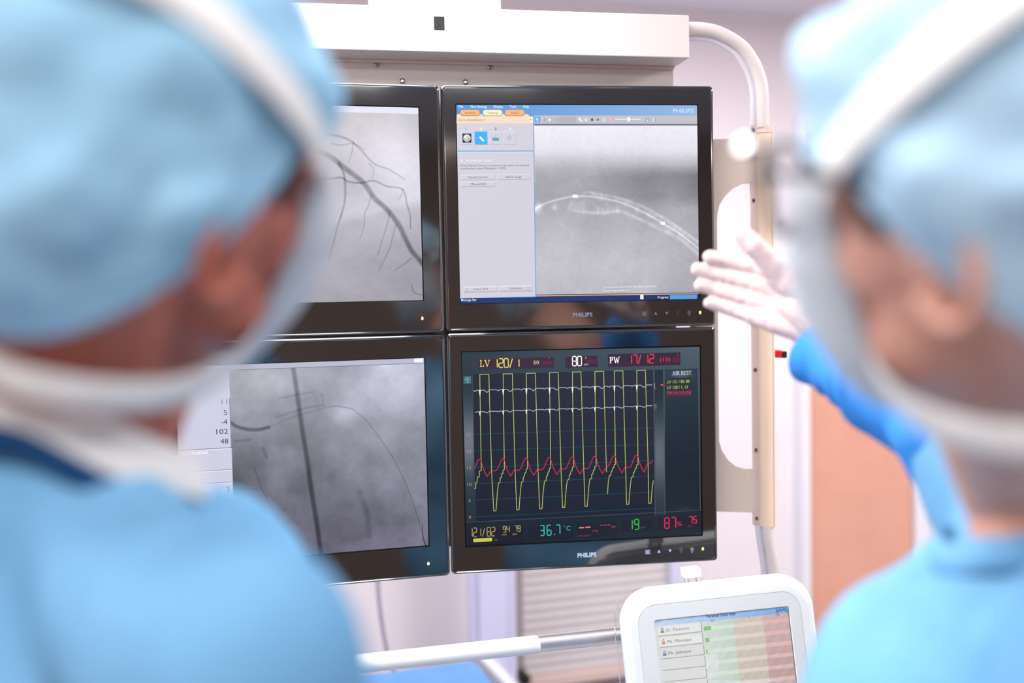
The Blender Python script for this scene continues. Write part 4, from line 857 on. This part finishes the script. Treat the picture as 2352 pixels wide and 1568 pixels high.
def person(sg, hp, yaw, pitch, roll, neck, tyaw, skin, capm, brim, label, arms, floor_at, seed, gown_m, collar_m, strap_top, cz=-.006, cw=.034, cd=.044):
    """sg=+1: the right side of the body is towards the viewer, -1: the left side"""
    c = V(hp); H = headmat(yaw, pitch, roll); P = lambda x,y,z: c + H @ V((x,y,z)); n = V(neck)
    TF, TL_ = V((math.cos(tyaw), math.sin(tyaw), 0)), V((-math.sin(tyaw), math.cos(tyaw), 0)); T3 = Matrix((TF, TL_, V((0,0,1)))).transposed()
    Q = lambda f,l,z: V((floor_at[0], floor_at[1], 0)) + TF*f + TL_*l + V((0,0,z))
    zs = n.z-.045                                                     # shoulder height
    hipc = V((floor_at[0], floor_at[1], .92))
    # --- body: one continuous skin
    b = MB(); head_volumes(b, c, H)
    capsule(b, P(-.028,0,-.035), n+V((0,0,.02)), .056, .060); capsule(b, P(.02,0,-.085), n+TF*.03, .042, .045); capsule(b, n+V((0,0,.01)), n-V((0,0,.10)), .058, .075)
    chest = n - V((0,0,.24)) + TF*.01
    ellipsoid(b, chest, (.105,.155,.22), T3); ellipsoid(b, (chest+hipc)/2-V((0,0,.04)), (.095,.135,.24), T3); ellipsoid(b, hipc, (.105,.155,.15), T3)
    for s in (1,-1):
        sh, el, wr, fd, ud, nd = arms[s]
        capsule(b, n-V((0,0,.06)), sh, .040, .048); capsule(b, sh, el, .050, .038); capsule(b, el, wr, .038, .024)
        hand_volumes(b, V(wr), V(fd), V(ud), V(nd), -.001, sc=.95)
        hip, kn, an = Q(0,s*.085,.90), Q(.02,s*.09,.49), Q(-.01,s*.095,.09)
        capsule(b, hip, kn, .078, .052); capsule(b, kn, an, .050, .034); capsule(b, an+V((0,0,-.035)), an+TF*.13-V((0,0,.055)), .034, .028)
    base = Matrix.Translation((floor_at[0], floor_at[1], 0)); inv = base.inverted()
    root = melt(b, 'person', skin, .0034, 4)
    for v in root.data.vertices: v.co = inv @ v.co
    root.matrix_world = base; tag(root, label, 'person', 'two people in blue gowns watching the monitors')
    # --- gown
    b = MB(); k = .022
    capsule(b, n-V((0,0,.062)), n-V((0,0,.12)), .082, .11); ellipsoid(b, n-V((0,0,.19))+TF*.05, (.125,.165,.15), T3)
    ellipsoid(b, chest-V((0,0,.0)), (.105+k,.160+k,.225), T3); ellipsoid(b, (chest+hipc)/2-V((0,0,.04)), (.098+k,.145+k,.26), T3); ellipsoid(b, hipc, (.115+k,.165+k,.2), T3)
    capsule(b, hipc, Q(0,0,.52), .16, .19); capsule(b, Q(0,.05,.75), Q(0,.07,.42), .13, .14); capsule(b, Q(0,-.05,.75), Q(0,-.07,.42), .13, .14)
    for s in (1,-1):
        sh, el, wr = [V(x) for x in arms[s][:3]]
        capsule(b, n-V((0,0,.065)), sh, .055, .064); capsule(b, sh, sh*.65+el*.35, .066, .066); capsule(b, sh*.65+el*.35, el, .066, .056)
        if not (s == -1 and sg == -1): capsule(b, el, wr-(wr-el).normalized()*.02, .056, .040)
    rg = folds(.009, 7, .022)
    melt(b, 'gown', gown_m, .007, 5, root, inv, rg)
    if sg == -1:                                                      # the raised far sleeve
        sh, el, wr = [V(x) for x in arms[-1][:3]]; wr = at(1876,800,1.12); ax = (wr-el); b = MB(); pts = [sh*.3+el*.7]+[el+ax*t for t in (0,.12,.3,.5,.7,.88,.985)]; rr = [.062,.062,.060,.056,.052,.047,.041,.037]
        b.tube(pts, rr, 40, cap=True); me_ = b.build('sleeve', M['sleeve'], root, True); me_.matrix_parent_inverse = inv
        bm = bmesh.new(); bm.from_mesh(me_.data); bmesh.ops.subdivide_edges(bm, edges=[e for e in bm.edges if abs((e.verts[0].co-e.verts[1].co).normalized().dot(ax.normalized())) > .7], cuts=8, use_grid_fill=True)
        for v in bm.verts:
            t = (v.co-el).dot(ax)/ax.length_squared; a0 = el+ax*t; d = v.co-a0
            if d.length > 1e-5: v.co += d.normalized()*(.0025*math.sin(t*31+5*noise.noise(v.co*14)) + .011*noise.noise(v.co*17) - .009*abs(noise.noise(v.co*11+V((3,1,2)))))
        bm.to_mesh(me_.data); bm.free()
    # --- trousers and clogs
    for s in (1,-1):
        b = MB(); kn, an = Q(.02,s*.09,.50), Q(-.01,s*.095,.10); capsule(b, kn, an, .075, .06); o = melt(b, 'trouser_leg', M['navy'], .008, 3, root, inv, folds(.004,14))
        b = MB(); a = Q(-.03,s*.095,.05); capsule(b, a, a+TF*.16-V((0,0,.008)), .045, .042); b2 = [ (max(v[2],.002)) for v in b.v]; b.v = [(v[0],v[1],z) for v,z in zip(b.v,b2)]; o = b.build('clog', M['shoe'], root, True, sharp=50); o.matrix_parent_inverse = inv
    # --- hair, seen below the cap
    b = MB(); rings = []
    for k_ in range(9):
        q = math.radians(66 + k_*14)*1.0; rings.append(q)
    for s in (1,-1):
        hv = MB(); g = []
        for i in range(7):
            x = .058 - .008*i; zt = brimz(brim, x)+.012; zl = zt-(.030,.058,.056,.040,.026,.018,.013)[i]
            g.append([P(*skull((x, s*.085, zt), .004)), P(*skull((x, s*.085, (zt+zl)/2), .005)), P(*skull((x, s*.085, zl), .001)), P(*skull((x, s*.07, zl), -.006)), P(*skull((x, s*.07, zt), -.006))])
        hv.loft(g); o = hv.build('hair', M['hair'], root, True); o.matrix_parent_inverse = inv
    # --- cap
    rngc = random.Random(seed); nu, nv = 160, 44; vs = []; CR = (.122,.098,.150); CC = V((-.010,0,.014)); ph = [rngc.random()*6.28 for _ in range(8)]
    def capr(d, q, t):
        k_ = 1/math.sqrt(sum((d[i]/CR[i])**2 for i in range(3)))
        w_ = noise.noise(V((d.x*2.3+seed, d.y*2.3, d.z*2.3)))*.18 + noise.noise(V((d.x*5+seed, d.y*5, d.z*5+3)))*.05 - abs(noise.noise(V((q*2.2+seed, t*2.0, 1.7))))*.06
        g = math.sin(q*34+ph[0]+2*math.sin(q*3))*.018*max(0,1-t*3.2); tight = max(0, 1-t*6)
        return k_*max(.952, 1 + w_*(1-tight)*(.4+.6*min(1,t*3)) + g - .06*tight*tight)
    for j in range(nv+1):
        for i in range(nu):
            q = 2*math.pi*i/nu; lo, hi = -1.4, 1.5
            for _ in range(22):                                       # where this meridian meets the brim plane
                md = (lo+hi)/2; d = V((math.cos(md)*math.cos(q), math.cos(md)*math.sin(q), math.sin(md))); k_ = 1/math.sqrt(sum((d[a]/CR[a])**2 for a in range(3))); p = CC+d*k_
                if p.z < brimz(brim, p.x): lo = md
                else: hi = md
            t = j/nv; a = hi + (math.pi/2-.0005-hi)*t; d = V((math.cos(a)*math.cos(q), math.cos(a)*math.sin(q), math.sin(a))); vs.append(P(*(CC + d*capr(d, q, t))))
    fs = [(j*nu+i, j*nu+(i+1)%nu, (j+1)*nu+(i+1)%nu, (j+1)*nu+i) for j in range(nv) for i in range(nu)] + [tuple(nv*nu+i for i in range(nu))]
    o = pydata('cap', vs, fs, capm, root, True); o.matrix_parent_inverse = inv; sm = o.modifiers.new('t','SOLIDIFY'); sm.thickness = .0016; sm.offset = -1
    hem = [vs[i] for i in range(nu)]; ctr = P(*CC); b = MB(); rings = []
    for i in range(nu):
        out_ = (hem[i]-ctr).normalized(); up_ = (vs[nu*2+i]-vs[i]).normalized()
        rings.append([hem[i]+out_*(.0016*math.cos(a))+up_*(.004+.005*math.sin(a)) for a in [2*math.pi*k_/8 for k_ in range(8)]])
    b.loft(rings+[rings[0]], False, False); o = b.build('cap_hem', capm, root, True); o.matrix_parent_inverse = inv
    # --- mask
    vs = []; rows = 22; cols = 36
    for r in range(rows+1):
        t = r/rows; z = .020 - .128*t
        xm = np.interp(t, [0,.12,.30,.55,.8,1], [.108,.119,.132,.134,.121,.092]); xe = np.interp(t, [0,.5,1], [.072,.058,.044]); ye = np.interp(t, [0,.35,.75,1], [.057,.062,.056,.044])
        for k_ in range(cols+1):
            s = -1+2*k_/cols; a = s*math.pi/2; w_ = abs(math.sin(a)); x = xe+(xm-xe)*(math.cos(a)**.85 if math.cos(a) > 0 else 0); y = ye*math.sin(a)
            pl = .0022*math.sin(t*22)*(1-w_**4) + .0025*noise.noise(V((x*30,y*30,z*30+seed)))
            vs.append(P(x+pl, y, z+.030*w_*w_*(0.1-t*.35)+.004*noise.noise(V((y*40,z*40,seed)))))
    fs = [(r*(cols+1)+k_, r*(cols+1)+k_+1, (r+1)*(cols+1)+k_+1, (r+1)*(cols+1)+k_) for r in range(rows) for k_ in range(cols)]
    o = pydata('mask', vs, fs, M['mask'], root, True); o.matrix_parent_inverse = inv; sm = o.modifiers.new('t','SOLIDIFY'); sm.thickness = .0022; sm.offset = 0
    # --- mask ties: upper over the cap, lower round the nape
    for s in (1,-1):
        pts = [(.072,s*.060,.014)]+strap_top; pts = [V((p[0], s*abs(p[1]), p[2])) for p in pts]
        sp = smoothline([tuple(p) for p in pts], 6); loc = []
        for j, p in enumerate(sp):
            d = V(p)-CC; k_ = 1/math.sqrt(sum((d[a]/(CR[a]+.004))**2 for a in range(3))); e = CC+d*k_; f_ = min(1, j/8); loc.append(V(p)*(1-f_)+e*f_)
        ribbon('mask_tie', [P(*p) for p in loc], [H @ (p-CC).normalized() for p in loc], .025, .0016, M['strap'], root, inv)
        lowp = smoothline([(.056,s*.053,-.084),(.028,s*.064,-.102),(-.015,s*.068,-.108),(-.055,s*.056,-.107),(-.084,s*.030,-.106),(-.092,0,-.106)], 6)
        ribbon('mask_tie', [P(*p) for p in lowp], [H @ V((p[0]+.03,p[1],0)).normalized() for p in lowp], .021, .0016, M['strap'], root, inv)
    # --- collar band of the gown
    ring = []; nr = []
    for i in range(40):
        q = 2*math.pi*i/40; d = TF*math.cos(q)+TL_*math.sin(q); ring.append(n + d*(.074+.012*math.cos(q)) + V((0,0,cz-cd*math.cos(q)+.003*math.sin(5*q)))); nr.append(d+V((0,0,.35)))
    ribbon('collar', ring, nr, cw, .003, collar_m, root, inv, True)
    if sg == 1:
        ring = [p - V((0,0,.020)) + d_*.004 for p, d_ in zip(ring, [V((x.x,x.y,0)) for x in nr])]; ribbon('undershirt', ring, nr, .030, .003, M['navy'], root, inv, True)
    return root, P, H, inv
def arm(sh, el, wr, fd, ud, nd): return [V(sh), V(el), V(wr), V(fd), V(ud), V(nd)]
# ---- person on the left: head px ~(380,420)
Z = 1.6
hL = at(345,402,.585); nL = at(150,992,.64); tyL = math.radians(52)
F_, L__ = V((math.cos(tyL), math.sin(tyL), 0)), V((-math.sin(tyL), math.cos(tyL), 0)); Zv = V((0,0,1))
shR = at(530,1570,.50); shL = nL*2 - shR - Zv*.06; shL.z = shR.z
aL = {-1: arm(shR, shR+F_*.05-Zv*.27-L__*.01, shR+F_*.17-Zv*.47+L__*.05, F_*.5-Zv*.8+L__*.2, F_*.8+Zv*.5, L__), 1: arm(shL, shL+F_*.03-Zv*.28+L__*.02, shL+F_*.13-Zv*.49-L__*.03, F_*.5-Zv*.8-L__*.2, F_*.8+Zv*.5, -L__)}
pl, PL, HL, invL = person(1, hL, .95, .09, .43, nL, tyL, M['skin'], M['cap'], (.016,1.06,.045), 'person with mid-blue cap and reddish skin, in front of the vessel image monitors', aL, (nL.x+.0,nL.y-.02), 3, M['gown'], M['strap'], [(.036,.085,.050),(-.008,.085,.085),(-.058,.060,.115),(-.098,.0,.095)])
# ---- person on the right, pointing at the upper monitor
hR = (.268, .539, Z+.044); nR = at(2460,1140,.67); tyR = math.radians(122)
F_, L__ = V((math.cos(tyR), math.sin(tyR), 0)), V((-math.sin(tyR), math.cos(tyR), 0))
shL = at(2600,1690,.51); shR = nR*2 - shL; shR.z = shL.z+.03
wr = at(1885,712,1.13); elb = at(2200,965,.93)
hf = V((-.73,.62,.27)).normalized(); hu = (Zv - hf*hf.z).normalized(); hn = hu.cross(hf)
aR = {-1: arm(shR, elb, wr, hf, hu, hn), 1: arm(shL, shL+F_*.03-Zv*.28+L__*.01, shL+F_*.13-Zv*.49-L__*.04, F_*.5-Zv*.8-L__*.2, F_*.8+Zv*.5, -L__)}
pr, PR, HRm, invR = person(-1, hR, 2.242, .09, -.315, nR, tyR, M['skin_fair'], M['cap_pale'], (.000,.88,.040), 'person with pale cap, glasses and a gloved hand held out beside the right monitors', aR, (nR.x,nR.y-.02), 11, M['gown'], M['gown'], [(.036,.085,.050),(-.008,.085,.085),(-.058,.060,.115),(-.098,.0,.095)], -.030, .022, .016)
b = MB(); hand_volumes(b, wr, hf, hu, hn, .0009, sc=.95); capsule(b, wr-(wr-elb).normalized()*.05, wr+hf*.03, .031, .027)
melt(b, 'glove', M['glove'], .0016, 5, pr, invR, folds(.0007,60,.0012))
# glasses of the person on the right: dark wrap frame, clear lenses, tiny chrome mirrors added to catch the lamp as glints
go = pr; b = MB()
def rimpt(s, q, k=1.0): return (.121-.020*(abs(math.cos(q)*.5+.5))**2, s*(.036+.034*k*math.cos(q)), .018+.026*k*math.sin(q))
for s in (1,-1):
    b.tube([PR(*rimpt(s, 2*math.pi*j/32)) for j in range(33)], .0030, 8, cap=False)
    b.tube([PR(.104,s*.068,.026), PR(.098,s*.078,.036), PR(.084,s*.086,.040), PR(.060,s*.090,.040), PR(.040,s*.090,.038)], .0034, 8)
b.tube([PR(.121,.006,.026), PR(.125,0,.029), PR(.121,-.006,.026)], .0025, 8)
e0 = PR(.098,.078,.036); dep = (C2W.T @ (np.array(e0)-CAMP))[2]
q1, q2 = at(1714,338,dep-.012), at(1754,338,dep-.006)
b.tube([e0, q2, q1], .0026, 8)
o = b.build('glasses', M['frame_dark'], pr, True); o.matrix_parent_inverse = invR
for s in (1,-1):
    b = MB(); b.tube([PR(.040,s*.090,.038), PR(.01,s*.090,.030), PR(-.03,s*.088,.008)], .0022, 8); b.build('temple', M['frame_dark'], o, True)
    b = MB(); b.loft([[PR(p[0]+y_, p[1], p[2]) for p in [rimpt(s, 2*math.pi*j/28, .95) for j in range(28)]] for y_ in (.0,-.0014)]); b.build('lens', M['clear'], o, True, sharp=40)
LAMP = V((-.5,.95,LZ))
for q, r in ((q1,.0028),(q2,.0015)):
    v1 = (V(CAMP)-q).normalized(); v2 = (LAMP-q).normalized(); h_ = (v1+v2).normalized(); u = h_.orthogonal().normalized(); w_ = h_.cross(u); q = q + h_*.003
    b = MB(); b.loft([[q+h_*hh+(u*math.cos(a)+w_*math.sin(a))*rr for a in [2*math.pi*j/16 for j in range(16)]] for rr,hh in ((r,-.0012),(r,0))]); b.build('glint_mirror', M['chrome'], o)
